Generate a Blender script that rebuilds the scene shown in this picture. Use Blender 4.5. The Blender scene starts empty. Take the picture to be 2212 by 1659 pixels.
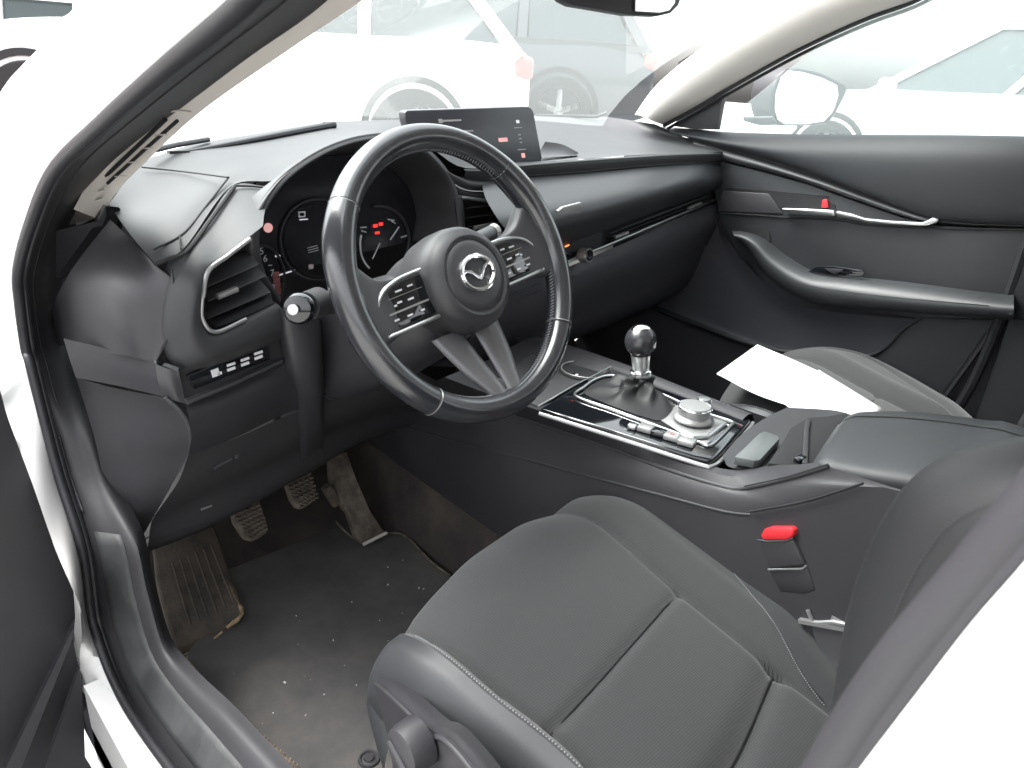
import bpy, bmesh, math, random
from mathutils import Vector, Matrix
random.seed(7)
V = Vector
R = math.radians
sc = bpy.context.scene
col = sc.collection

# ------------------------------------------------------------------ camera
CAM = V((-0.952, -0.648, 1.191))
yaw, pit, rol, FPX = R(45.27), R(21.97), R(4.12), 1614.6
Fw = V((math.sin(yaw)*math.cos(pit), math.cos(yaw)*math.cos(pit), -math.sin(pit)))
Rt = V((math.cos(yaw), -math.sin(yaw), 0)); Up = Rt.cross(Fw)
R2 = Rt*math.cos(rol) + Up*math.sin(rol); U2 = Up*math.cos(rol) - Rt*math.sin(rol)
cd = bpy.data.cameras.new('camera'); co = bpy.data.objects.new('camera', cd); col.objects.link(co)
m = Matrix((R2, U2, -Fw)).transposed().to_4x4(); m.translation = CAM
co.matrix_world = m
cd.sensor_width = 36; cd.lens = FPX/2212*36; cd.clip_start = 0.02; cd.clip_end = 500
cd.dof.use_dof = True; cd.dof.focus_distance = 1.05; cd.dof.aperture_fstop = 15
sc.camera = co

def U(px, py, x=None, y=None, z=None):
    """measured picture point -> point of the car on the plane x=, y= or z= it belongs to"""
    d = Fw + R2*((px-1106)/FPX) - U2*((py-829.5)/FPX)
    i, v = (0, x) if x is not None else ((1, y) if y is not None else (2, z))
    return CAM + d*((v-CAM[i])/d[i])
def UX(pts, x): return [U(a, b, x=x) for a, b in pts]
def UY(pts, y): return [U(a, b, y=y) for a, b in pts]
def UZ(pts, z): return [U(a, b, z=z) for a, b in pts]
def UYs(pts): return [U(a, b, y=c) for a, b, c in pts]
def UXs(pts): return [U(a, b, x=c) for a, b, c in pts]

# ------------------------------------------------------------------ materials
def mat(name, c, rough=.5, metal=0, coat=0, spec=.5, bump=None, var=None, emis=None, sheen=0):
    m = bpy.data.materials.new(name); m.use_nodes = True
    nt = m.node_tree; n = nt.nodes; l = nt.links; b = n['Principled BSDF']
    if not isinstance(c, (tuple, list)): c = (c, c, c)
    b.inputs['Base Color'].default_value = (*c, 1); b.inputs['Roughness'].default_value = rough
    b.inputs['Metallic'].default_value = metal; b.inputs['Coat Weight'].default_value = coat
    b.inputs['Specular IOR Level'].default_value = spec
    if sheen: b.inputs['Sheen Weight'].default_value = sheen
    tc = n.new('ShaderNodeTexCoord')
    if bump:
        t = n.new('ShaderNodeTexNoise'); t.inputs['Scale'].default_value = bump[0]; t.inputs['Detail'].default_value = 3
        l.new(tc.outputs['Object'], t.inputs['Vector'])
        bp = n.new('ShaderNodeBump'); bp.inputs['Strength'].default_value = bump[1]; bp.inputs['Distance'].default_value = bump[2]
        l.new(t.outputs['Fac'], bp.inputs['Height']); l.new(bp.outputs['Normal'], b.inputs['Normal'])
    if var:
        t = n.new('ShaderNodeTexNoise'); t.inputs['Scale'].default_value = var[0]; t.inputs['Detail'].default_value = 6; t.inputs['Roughness'].default_value = .65
        l.new(tc.outputs['Object'], t.inputs['Vector'])
        cr = n.new('ShaderNodeValToRGB'); cr.color_ramp.elements[0].position = .35; cr.color_ramp.elements[1].position = .68
        cr.color_ramp.elements[0].color = (*c, 1); cr.color_ramp.elements[1].color = (*var[1], 1)
        l.new(t.outputs['Fac'], cr.inputs['Fac']); l.new(cr.outputs['Color'], b.inputs['Base Color'])
        mr = n.new('ShaderNodeMapRange'); mr.inputs['To Min'].default_value = max(rough-.06, 0); mr.inputs['To Max'].default_value = min(rough+.1, 1)
        l.new(t.outputs['Fac'], mr.inputs['Value']); l.new(mr.outputs['Result'], b.inputs['Roughness'])
    if emis:
        b.inputs['Emission Color'].default_value = (*emis[0], 1); b.inputs['Emission Strength'].default_value = emis[1]
    return m
M = {}
M['dash'] = mat('soft dash plastic', (.034, .035, .037), .52, spec=.32, bump=(900, .25, .0004), var=(6, (.040, .041, .043)))
M['side'] = mat('grained side plastic', (.0255, .0245, .0285), .48, bump=(900, .3, .0004), var=(7, (.029, .0285, .031)))
M['leather'] = mat('dark leatherette', (.028, .030, .032), .48, bump=(600, .25, .0004), var=(8, (.034, .036, .039)))
M['low'] = mat('dark lower plastic', (.030, .030, .033), .55, bump=(800, .3, .0004), var=(6, (.038, .037, .039)))
M['door'] = mat('door trim plastic', (.014, .0155, .018), .58, bump=(800, .3, .0004), var=(5, (.018, .0195, .0225)))
M['doorlow'] = mat('door lower plastic', (.060, .060, .070), .55, bump=(800, .3, .0004))
M['rubber'] = mat('black rubber seal', (.014, .014, .017), .5, bump=(300, .2, .0005))
M['gloss'] = mat('piano black', (.006, .007, .009), .07, coat=.6)
M['screen'] = mat('display glass', (.012, .012, .016), .16, spec=.6)
M['tft'] = mat('matt display glass', (.022, .022, .028), .35, spec=.6)
M['chrome'] = mat('bright chrome', (.82, .83, .84), .13, 1)
M['satin'] = mat('satin silver', (.55, .56, .56), .3, 1)
M['satin2'] = mat('dull silver plastic', (.32, .32, .32), .38, .6)
M['rim'] = mat('worn wheel leather', (.020, .021, .025), .19, spec=1.0, bump=(500, .18, .0004), var=(14, (.028, .029, .033)))
M['hub'] = mat('wheel hub plastic', (.033, .033, .036), .42, bump=(1200, .25, .0003), var=(20, (.038, .038, .041)))
M['cream'] = mat('pillar trim cream', (.58, .55, .51), .6, bump=(700, .2, .0004))
M['paint'] = mat('white car paint', (.76, .76, .75), .22, coat=.5, var=(3, (.70, .69, .67)))
M['paintgrey'] = mat('dark grey car paint', (.05, .055, .06), .25, coat=.5)
M['paintred'] = mat('red car paint', (.22, .02, .03), .25, coat=.5)
M['tyre'] = mat('tyre rubber', (.025, .025, .025), .8)
M['carpet'] = mat('dusty carpet', (.045, .041, .040), .95, spec=.1, bump=(700, .7, .002), var=(9, (.085, .072, .062)))
M['mat'] = mat('dirty floor mat fabric', (.062, .062, .064), .95, spec=.1, bump=(900, .6, .0015), var=(7, (.105, .100, .094)))
M['pedal'] = mat('dusty pedal rubber', (.055, .047, .038), .85, bump=(260, .7, .002), var=(40, (.17, .14, .11)))
M['rest'] = mat('muddy footrest', (.045, .042, .039), .85, bump=(160, .5, .003), var=(16, (.12, .098, .075)))
M['dirt'] = mat('dried mud edge', (.16, .11, .06), .9, bump=(220, .8, .003), var=(60, (.5, .38, .22)))
M['paper'] = mat('white paper', (.86, .86, .86), .6)
M['red'] = mat('red button plastic', (.72, .03, .04), .4)
M['redglow'] = mat('red light', (.5, .01, .01), .5, emis=((1, .05, .04), .16))
M['pinkglow'] = mat('pale red light', (.5, .2, .2), .5, emis=((1, .55, .52), .085))
M['whiteglow'] = mat('white display light', (.5, .5, .5), .5, emis=((.9, .92, 1), .07))
M['dimglow'] = mat('dim display light', (.2, .2, .2), .5, emis=((.9, .75, .8), .02))
M['orange'] = mat('orange light', (.5, .1, .02), .5, emis=((1, .25, .08), .3))
M['print'] = mat('white print', (.6, .6, .62), .6)
M['tail'] = mat('tail lamp red', (.32, .12, .11), .25, coat=.4)
M['groove'] = mat('dark seam gap', (.008, .008, .009), .7)
M['thread'] = mat('grey stitching', (.20, .21, .22), .7)
M['boot'] = mat('boot leather', (.014, .014, .015), .55, spec=.3, bump=(300, .2, .001))
M['knob'] = mat('dark satin knob', (.03, .03, .034), .27, spec=.8)
M['lid'] = mat('tray lid plastic', (.10, .11, .11), .35)
M['spoke'] = mat('grey spoke trim', (.16, .16, .165), .38, .4)
M['glove'] = mat('glovebox plastic', (.055, .056, .064), .5, bump=(900, .3, .0004))
M['back'] = mat('backrest leatherette', (.0150, .0155, .0168), .55, bump=(600, .25, .0004))
M['trimlow'] = mat('door frame trim', (.019, .019, .021), .55, bump=(700, .25, .0004), var=(5, (.026, .026, .029)))
M['scuff'] = mat('scuffed sill plastic', (.022, .023, .024), .6, bump=(200, .3, .001), var=(14, (.055, .057, .058)))
M['leaf'] = mat('leaf green', (.07, .12, .04), .7)
M['bark'] = mat('bark', (.12, .09, .07), .9, bump=(40, .6, .01))

def fabric(name, c1, c2, scale):
    m = bpy.data.materials.new(name); m.use_nodes = True; nt = m.node_tree; n = nt.nodes; l = nt.links; b = n['Principled BSDF']
    tc = n.new('ShaderNodeTexCoord')
    w = n.new('ShaderNodeTexWave'); w.wave_type = 'BANDS'; w.bands_direction = 'Y'; w.inputs['Scale'].default_value = scale
    w.inputs['Distortion'].default_value = 1.0; w.inputs['Detail'].default_value = 1; w.inputs['Detail Scale'].default_value = 20
    w2 = n.new('ShaderNodeTexWave'); w2.wave_type = 'BANDS'; w2.bands_direction = 'X'; w2.inputs['Scale'].default_value = scale*.8
    ml = n.new('ShaderNodeMath'); ml.operation = 'MULTIPLY_ADD'; ml.inputs[1].default_value = .35
    for q in (w, w2): l.new(tc.outputs['Object'], q.inputs['Vector'])
    l.new(w2.outputs['Fac'], ml.inputs[0]); l.new(w.outputs['Fac'], ml.inputs[2])
    nz = n.new('ShaderNodeTexNoise'); nz.inputs['Scale'].default_value = 7; nz.inputs['Detail'].default_value = 5
    l.new(tc.outputs['Object'], nz.inputs['Vector'])
    mx = n.new('ShaderNodeMix'); mx.data_type = 'RGBA'; mx.inputs[6].default_value = (*c1, 1); mx.inputs[7].default_value = (*c2, 1)
    l.new(ml.outputs[0], mx.inputs[0])
    mx2 = n.new('ShaderNodeMix'); mx2.data_type = 'RGBA'; mx2.blend_type = 'MULTIPLY'; mx2.inputs[0].default_value = 1
    cr = n.new('ShaderNodeValToRGB'); cr.color_ramp.elements[0].color = (.86, .86, .86, 1); cr.color_ramp.elements[1].color = (1.08, 1.08, 1.06, 1)
    l.new(nz.outputs['Fac'], cr.inputs[0]); l.new(mx.outputs[2], mx2.inputs[6]); l.new(cr.outputs[0], mx2.inputs[7])
    l.new(mx2.outputs[2], b.inputs['Base Color'])
    b.inputs['Roughness'].default_value = .85; b.inputs['Specular IOR Level'].default_value = .3; b.inputs['Sheen Weight'].default_value = .25
    bp = n.new('ShaderNodeBump'); bp.inputs['Strength'].default_value = .22; bp.inputs['Distance'].default_value = .001
    l.new(ml.outputs[0], bp.inputs['Height']); l.new(bp.outputs[0], b.inputs['Normal'])
    return m
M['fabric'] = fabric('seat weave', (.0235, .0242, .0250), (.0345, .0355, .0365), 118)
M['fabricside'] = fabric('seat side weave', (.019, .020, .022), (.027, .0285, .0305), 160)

def glassmat(name, tint, veil):
    m = bpy.data.materials.new(name); m.use_nodes = True; nt = m.node_tree; n = nt.nodes; l = nt.links
    n.remove(n['Principled BSDF']); out = n['Material Output']
    tr = n.new('ShaderNodeBsdfTransparent'); tr.inputs[0].default_value = (*tint, 1)
    gl = n.new('ShaderNodeBsdfGlossy'); gl.inputs['Roughness'].default_value = .03
    tl = n.new('ShaderNodeBsdfTranslucent'); tl.inputs[0].default_value = (.92, 1, .98, 1)
    fr = n.new('ShaderNodeMath'); fr.operation = 'MULTIPLY_ADD'; fr.inputs[1].default_value = .35; fr.inputs[2].default_value = .03
    lw_ = n.new('ShaderNodeLayerWeight'); lw_.inputs[0].default_value = .5; pw = n.new('ShaderNodeMath'); pw.operation = 'POWER'; pw.inputs[1].default_value = 5
    l.new(lw_.outputs['Facing'], pw.inputs[0]); l.new(pw.outputs[0], fr.inputs[0])
    a = n.new('ShaderNodeMixShader'); b = n.new('ShaderNodeMixShader')
    a.inputs[0].default_value = veil; l.new(tr.outputs[0], a.inputs[1]); l.new(tl.outputs[0], a.inputs[2])  # pale translucent share put into the glass to imitate veiling glare
    l.new(fr.outputs[0], b.inputs[0]); l.new(a.outputs[0], b.inputs[1]); l.new(gl.outputs[0], b.inputs[2])
    l.new(b.outputs[0], out.inputs[0]); return m
M['wglass'] = glassmat('hazed windscreen glass', (.93, .97, .96), .075)  # glare haze is mixed into the glass itself
M['sglass'] = glassmat('side window glass', (.93, .97, .96), .11)
M['carglass'] = mat('dark car glass', (.02, .035, .035), .05, spec=.8)
M['mirror'] = mat('mirror glass', (.9, .92, .92), .02, 1)

# ------------------------------------------------------------------ mesh helpers
def link(o, parent=None):
    col.objects.link(o)
    if parent is not None: o.parent = parent
    return o
def empty(name, loc=(0, 0, 0), rz=0, parent=None):
    o = bpy.data.objects.new(name, None); o.location = loc; o.rotation_euler = (0, 0, rz); o.empty_display_size = .05
    return link(o, parent)
def tag(o, label=None, cat=None, group=None, kind=None):
    if label: o['label'] = label
    if cat: o['category'] = cat
    if group: o['group'] = group
    if kind: o['kind'] = kind
    return o
def build(name, geo, mt, parent=None, smooth=True, bevel=0, seg=2, solid=0, subs=0, angle=40):
    """geo: list of (verts, faces) joined into ONE mesh object"""
    vs, fs = [], []
    if isinstance(geo, tuple): geo = [geo]
    for v, f in geo:
        k = len(vs); vs += [tuple(q) for q in v]; fs += [[i+k for i in q] for q in f]
    me = bpy.data.meshes.new(name); me.from_pydata(vs, [], fs)
    bm = bmesh.new(); bm.from_mesh(me); bmesh.ops.remove_doubles(bm, verts=bm.verts, dist=1e-6)
    bmesh.ops.recalc_face_normals(bm, faces=bm.faces)
    if bevel:
        bmesh.ops.bevel(bm, geom=[e for e in bm.edges if len(e.link_faces) == 2 and e.calc_face_angle(0) > R(35)], offset=bevel, segments=seg, affect='EDGES', profile=.5, clamp_overlap=True)
    bm.to_mesh(me); bm.free()
    if smooth:
        me.polygons.foreach_set('use_smooth', [True]*len(me.polygons))
        try: me.set_sharp_from_angle(angle=R(angle))
        except Exception: pass
    me.materials.append(M[mt] if isinstance(mt, str) else mt)
    o = bpy.data.objects.new(name, me); link(o, parent)
    if solid:
        s = o.modifiers.new('thickness', 'SOLIDIFY'); s.thickness = solid; s.offset = -1
    if subs:
        s = o.modifiers.new('subdivision', 'SUBSURF'); s.levels = subs; s.render_levels = subs
    return o
def cr(p, n, closed=False):
    """Catmull-Rom resample to n points"""
    p = [V(q) for q in p]; N = len(p)
    if N == 2 and not closed: return [p[0].lerp(p[1], i/(n-1)) for i in range(n)]
    out = []; S = N if closed else N-1
    for i in range(n):
        t = i/n*S if closed else i/(n-1)*S
        k = min(int(t), S-1); u = t-k
        if closed: a, b, c, d = p[(k-1) % N], p[k % N], p[(k+1) % N], p[(k+2) % N]
        else:
            b, c = p[k], p[k+1]; a = p[k-1] if k else b*2-c; d = p[k+2] if k+2 < N else c*2-b
        out.append(.5*((2*b)+(c-a)*u+(2*a-5*b+4*c-d)*u*u+(3*b-a-3*c+d)*u**3))
    return out
def rs(p, n):
    """resample polyline (Catmull-Rom) evenly by length"""
    q = cr(p, max(60, n*4)); L = [0]
    for a, b in zip(q, q[1:]): L.append(L[-1]+(b-a).length)
    out = []; j = 0
    for i in range(n):
        t = L[-1]*i/(n-1)
        while j < len(L)-2 and L[j+1] < t: j += 1
        d = L[j+1]-L[j]; out.append(q[j].lerp(q[j+1], (t-L[j])/d if d > 1e-9 else 0))
    return out
def grid(rows, closed=False):
    nu, nv = len(rows[0]), len(rows); vs = [p for r in rows for p in r]; fs = []
    for j in range(nv-1):
        for i in range(nu if closed else nu-1):
            k = (i+1) % nu; fs.append([j*nu+i, j*nu+k, (j+1)*nu+k, (j+1)*nu+i])
    return vs, fs
def surf(rows, nu=24, nv=12, even=True):
    """smooth patch through rows of points"""
    rr = [rs(r, nu) if even else cr(r, nu) for r in rows]
    if nv and len(rr) > 1:
        cols = [cr([r[i] for r in rr], nv) for i in range(nu)]
        rr = [[cols[i][j] for i in range(nu)] for j in range(nv)]
    return grid(rr)
def bulge(top, bot, vec, nu=30, nv=12, p=1.0, asym=0):
    a, b = rs(top, nu), rs(bot, nu); vec = V(vec); rows = []
    for j in range(nv):
        t = j/(nv-1); h = math.sin(math.pi*(t**(1+asym)))**p
        rows.append([a[i].lerp(b[i], t)+vec*h for i in range(nu)])
    return grid(rows)
def plate(pts, vec, smooth=0):
    """outline extruded along vec (real thickness)"""
    p = cr(pts, smooth, True) if smooth else [V(q) for q in pts]
    n = len(p); vec = V(vec)
    return p+[q+vec for q in p], [list(range(n)), list(range(2*n-1, n-1, -1))]+[[i, n+i, n+(i+1) % n, (i+1) % n] for i in range(n)]
def tube(path, r, n=12, closed=False, ry=None, up=None, cap=True):
    """swept ellipse; r may be a list"""
    P = [V(q) for q in path]; N = len(P); ry = r if ry is None else ry
    rr = r if isinstance(r, (list, tuple)) else [r]*N; qq = ry if isinstance(ry, (list, tuple)) else [ry]*N
    T = []
    for i in range(N):
        a = P[(i-1) % N] if (closed or i) else P[0]; b = P[(i+1) % N] if (closed or i < N-1) else P[-1]
        T.append((b-a).normalized())
    nrm = V(up) if up is not None else V((0, 0, 1))
    if abs(nrm.dot(T[0])) > .95: nrm = V((1, 0, 0))
    rows = []; fixed = V(up) if up is not None else None
    for i in range(N):
        nrm = (fixed if fixed is not None else nrm); nrm = (nrm-T[i]*nrm.dot(T[i])).normalized(); s = T[i].cross(nrm)
        rows.append([P[i]+nrm*(math.cos(2*math.pi*k/n)*rr[i])+s*(math.sin(2*math.pi*k/n)*qq[i]) for k in range(n)])
    if closed: rows.append(rows[0])
    v, f = grid(rows, True)
    if not closed and cap: f = f+[list(range(n)), list(range((N-1)*n, N*n))]
    return v, f
def lathe(prof, c, axis, n=40, ell=None):
    """profile [(radius, height)] about axis at c"""
    c = V(c); ax = V(axis).normalized(); a = ax.orthogonal().normalized(); b = ax.cross(a)
    rows = [[c+ax*h+(a*math.cos(2*math.pi*k/n)+b*math.sin(2*math.pi*k/n))*r for k in range(n)] for r, h in prof]
    v, f = grid(rows, True)
    return v, f+[list(range(n)), list(range((len(prof)-1)*n, len(prof)*n))]
def box(c, s, rot=None):
    c = V(c); hx, hy, hz = s[0]/2, s[1]/2, s[2]/2
    v = [V((x*hx, y*hy, z*hz)) for x in (-1, 1) for y in (-1, 1) for z in (-1, 1)]
    if rot is not None: v = [rot @ q for q in v]
    return [c+q for q in v], [[0, 1, 3, 2], [4, 6, 7, 5], [0, 4, 5, 1], [2, 3, 7, 6], [0, 2, 6, 4], [1, 5, 7, 3]]
def beam(a, b, w, h, up=(0, 0, 1)):
    a, b = V(a), V(b); t = (b-a).normalized(); s = t.cross(V(up)).normalized(); u = s.cross(t)
    v = [p+s*(i*w/2)+u*(j*h/2) for p in (a, b) for i, j in ((-1, -1), (1, -1), (1, 1), (-1, 1))]
    return v, [[0, 1, 2, 3], [7, 6, 5, 4], [0, 4, 5, 1], [1, 5, 6, 2], [2, 6, 7, 3], [3, 7, 4, 0]]
def text(name, s, size, o, ux, uy, mt, parent, ext=.0003):
    c = bpy.data.curves.new(name, 'FONT'); c.body = s; c.size = size; c.align_x = 'CENTER'; c.align_y = 'CENTER'; c.extrude = ext
    t = bpy.data.objects.new(name, c); col.objects.link(t); bpy.context.view_layer.update()
    me = bpy.data.meshes.new_from_object(t.evaluated_get(bpy.context.evaluated_depsgraph_get()))
    bpy.data.objects.remove(t); bpy.data.curves.remove(c)
    ux, uy = V(ux).normalized(), V(uy).normalized(); w = ux.cross(uy)
    mm = Matrix((ux, uy, w)).transposed().to_4x4(); mm.translation = V(o); me.transform(mm)
    me.materials.clear(); me.materials.append(M[mt]); me.name = name
    return link(bpy.data.objects.new(name, me), parent)
def seam(pts, r=.0014, n=40): return tube(cr(pts, n), r, 6)

#==PARTS==
car = empty('white_car', (0, 0, 0))
tag(car, 'white car whose black cabin with charcoal cloth seats is seen through its open driver door', 'car')

# ------------------------------------------------------------------ body shell
so = [(600, -110), (520, 0), (352, 141), (211, 264), (105, 369), (53, 492), (30, 583), (32, 643), (46, 748), (55, 778), (70, 840), (94, 934), (122, 1037), (169, 1187), (187, 1318), (202, 1374), (232, 1457), (277, 1543), (360, 1659), (430, 1740)]
ou = [(230, -60), (200, 0), (110, 100), (60, 150), (22, 193), (-40, 290), (-90, 400), (-90, 600), (-40, 740), (0, 840), (16, 900), (67, 1037), (120, 1187), (169, 1300), (174, 1330), (176, 1380), (172, 1430), (180, 1524), (184, 1637), (190, 1750)]
SO = UX(so, -.752); OU = UXs([(a, b, -.785 if i < 15 else -.785+.006*min(4, i-14)) for i, (a, b) in enumerate(ou)])
md = [a.lerp(b, .5)+V((-.003, -.002, 0)) for a, b in zip(rs(SO, 60), rs(OU, 60))]
SOc, OUc = cr(SO, 90), cr(OU, 90)
geo = [grid([SOc, [a.lerp(b, .35)+V((-.001, -.001, 0)) for a, b in zip(SOc, OUc)], [a.lerp(b, .75)+V((-.001, -.001, 0)) for a, b in zip(SOc, OUc)], OUc, [p+V((.002, .006, 0)) for p in OUc], [p+V((.006, .05, 0)) for p in OUc]])]
# B pillar face, sill, roof and far side
bL = UX([(2300, 1100), (2212, 1217), (2100, 1345), (1980, 1500), (1858, 1659), (1800, 1740)], -.745)
bl = rs(bL, 20)
geo.append(grid([bl, [p+V((-.012, -.012, 0)) for p in bl], [p+V((-.03, -.10, 0)) for p in bl], [p+V((-.02, -.2, 0)) for p in bl]]))
geo.append(surf([[V((-.62, -.1, 1.47)), V((-.66, -.7, 1.53)), V((-.64, -1.9, 1.5))], [V((0, .08, 1.50)), V((0, -.7, 1.58)), V((0, -2.0, 1.54))], [V((.62, -.1, 1.47)), V((.66, -.7, 1.53)), V((.64, -1.9, 1.5))]], 16, 16))
geo.append(surf([[V((-.80, .70, 1.0)), V((-.78, 1.2, .97)), V((-.70, 1.75, .86)), V((-.6, 1.9, .6))], [V((0, .97, 1.03)), V((0, 1.35, 1.02)), V((0, 1.85, .9)), V((0, 2.05, .6))], [V((.80, .70, 1.0)), V((.78, 1.2, .97)), V((.70, 1.75, .86)), V((.6, 1.9, .6))]], 16, 16))
for s in (-1, 1):   # lower flanks and wings
    geo.append(surf([[V((s*.80, .62, 1.0)), V((s*.79, 1.2, .96)), V((s*.7, 1.85, .8))], [V((s*.89, .62, .8)), V((s*.89, 1.2, .78)), V((s*.8, 1.85, .7))], [V((s*.87, .62, .4)), V((s*.88, 1.2, .62)), V((s*.8, 1.85, .3))]], 12, 10))
geo.append(surf([[V((.745, .62, 1.09)), V((.75, -.4, 1.09)), V((.75, -1.9, 1.12))], [V((.86, .62, .95)), V((.87, -.4, .96)), V((.86, -1.9, 1.0))], [V((.88, .62, .6)), V((.9, -.4, .6)), V((.88, -1.9, .6))], [V((.82, .62, .3)), V((.84, -.4, .3)), V((.82, -1.9, .35))]], 12, 12))
geo.append(surf([[V((-.775, -.85, 1.04)), V((-.75, -1.9, 1.1))], [V((-.87, -.85, .8)), V((-.86, -1.9, .9))], [V((-.86, -.85, .32)), V((-.85, -1.9, .35))]], 8, 10))
geo.append(box((-.765, -.25, .27), (.03, 1.2, .14)))
geo.append(plate([V((-.6, -1.95, .3)), V((.6, -1.95, .3)), V((.6, -1.95, 1.1)), V((-.6, -1.95, 1.1))], (0, -.1, 0)))
build('body', geo, 'paint', car, solid=.0)
hp = [V(q) for q in ((-.768, -.275, 1.268), (-.745, -.37, 1.322), (-.722, -.46, 1.372), (-.705, -.56, 1.405), (-.70, -.63, 1.39), (-.72, -.68, 1.30), (-.752, -.685, 1.18), (-.77, -.70, 1.0), (-.78, -.74, .7))]
build('door_frame_rail', [tube(cr(hp, 50), .020, 14)], 'paint', car)
build('door_frame_trim', [tube(cr([p+V((.030, .0, -.004)) for p in hp[:7]], 50), .016, 12)], 'trimlow', car)
build('roof_side', surf([hp[:5], [a.lerp(b, .5)+V((-.015, 0, .015)) for a, b in zip(hp[:5], cr([V((-.62, -.1, 1.475)), V((-.66, -.7, 1.535))], 5))], cr([V((-.62, -.1, 1.475)), V((-.66, -.7, 1.535))], 5)], 12, 8), 'paint', car, solid=.012)
build('roof_corner', plate([V((-.755, -.262, 1.262)), V((-.62, -.1, 1.475)), V((-.50, -.08, 1.45)), V((-.565, -.115, 1.275)), V((-.66, -.20, 1.262))], (.004, .012, .006)), 'paint', car)
# road wheels that stick out under the wings
for x, y in ((-.80, 1.3), (.80, 1.3), (.80, -1.35), (-.80, -1.35)):
    w = build('wheel', lathe([(.2, -.1), (.31, -.1), (.34, -.07), (.34, .07), (.31, .1), (.2, .1)], (x, y, .34), (1, 0, 0)), 'tyre', car)
    build('rim', lathe([(.02, .02), (.19, .06), (.215, .1), (.215, -.1)], (x, y, .34), (1 if x > 0 else -1, 0, 0)), 'satin', w)
# floor pan / bulkheads, dark
build('floor_pan', [box((0, -.65, .235), (1.56, 2.6, .05)), box((0, .95, .62), (1.5, .06, .75)), box((0, .80, .92), (1.4, .25, .04))], 'low', car)
build('carpet', [surf([UXs([(330, 1120, -.68), (500, 1080, -.55), (700, 1010, -.40), (850, 960, -.2)]) if 0 else [V((x, .80, .60)) for x in (-.72, -.5, -.3, -.13)],
                       [V((x, .66, .40)) for x in (-.72, -.5, -.3, -.15)], [V((x, .50, .315)) for x in (-.72, -.5, -.3, -.17)], [V((x, .2, .30)) for x in (-.72, -.5, -.3, -.17)], [V((x, -.9, .30)) for x in (-.72, -.5, -.3, -.17)]], 16, 40),
                 surf([[V((-.17, .80, .315)), V((-.17, .2, .30)), V((-.17, -.9, .30))], [V((-.165, .80, .38)), V((-.16, .2, .38)), V((-.155, -.9, .38))], [V((-.13, .80, .60)), V((-.135, .2, .55)), V((-.14, -.9, .5))]], 16, 10),
                 surf([[V((x, .85, .60)) for x in (.13, .4, .72)], [V((x, .7, .42)) for x in (.15, .4, .72)], [V((x, .5, .32)) for x in (.17, .4, .72)], [V((x, -1.8, .30)) for x in (.17, .4, .72)]], 12, 24)], 'carpet', car)

# rubber seals round the door opening
sp = [(a+9, b+3) for a, b in so]
SP = cr(UX(sp, -.750), 90)
build('door_seal', [tube(SP, .0065, 12), tube(cr(UX([(a+24, b+6) for a, b in so], -.742), 90), .004, 8)], 'rubber', car)
tr = [(800, -100), (689, 0), (527, 116), (380, 225), (246, 334), (176, 422), (141, 492), (112, 590), (112, 680), (125, 731), (141, 778), (164, 856), (195, 934), (227, 1037), (285, 1157), (300, 1200), (322, 1300), (356, 1412), (412, 1487), (487, 1562), (575, 1659), (640, 1730)]
xs = [-.60, -.61, -.625, -.645, -.665, -.675, -.68]+[-.70]*15
TR = [U(a, b, x=c) for (a, b), c in zip(tr, xs)]
A = cr(UX([(a+20, b+5) for a, b in so], -.742), 70); B = cr(TR, 70)
mid1 = [a.lerp(b, .33)+V((-.002, -.003, 0)) for a, b in zip(A, B)]; mid2 = [a.lerp(b, .66)+V((-.001, -.001, 0)) for a, b in zip(A, B)]
build('door_frame_trim', surf([A, mid1, mid2, B, [p+V((.02, .03, -.004)) for p in B]], 90, 22), 'trimlow', car)
build('trim_seam', seam([a.lerp(b, .42)+V((-.0028, -.004, 0)) for a, b in zip(A, B)][:38], .0014, 80), 'groove', car)
# sill scuff plate and inner sill
sc_o = [(300, 1187), (322, 1300), (356, 1412), (412, 1487), (487, 1562), (575, 1659), (650, 1750)]
sc_i = [(312, 1185), (334, 1300), (372, 1410), (428, 1484), (500, 1556), (578, 1650), (660, 1745)]
build('sill_trim', surf([UX(sc_o, -.70), [p+V((0, 0, -.008)) for p in UX([(a+5, b) for a, b in sc_o], -.690)], UX(sc_i, -.680)], 40, 10), 'trimlow', car)
build('sill_kick_panel', surf([UX(sc_i, -.680), [V((-.674, q.y, q.z-.03)) for q in UX(sc_i, -.680)], [V((-.668, q.y, .29)) for q in UX(sc_i, -.680)]], 30, 8), 'low', car)
spb = [a.lerp(b, .30)+V((-.0035, -.0035, .001)) for a, b in zip(A, B)][46:]; spc = [a.lerp(b, .80)+V((-.0025, -.002, .001)) for a, b in zip(A, B)][46:]
build('sill_plate', surf([spb, spc], 30, 6), 'scuff', car, solid=.003)
spb = [a.lerp(b, .10)+V((-.003, -.002, .001)) for a, b in zip(A, B)][40:46]; spc = [a.lerp(b, .24)+V((-.004, -.003, .001)) for a, b in zip(A, B)][40:46]
build('sill_plate', surf([spb, spc], 30, 6), 'side', car, solid=.002)
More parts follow.
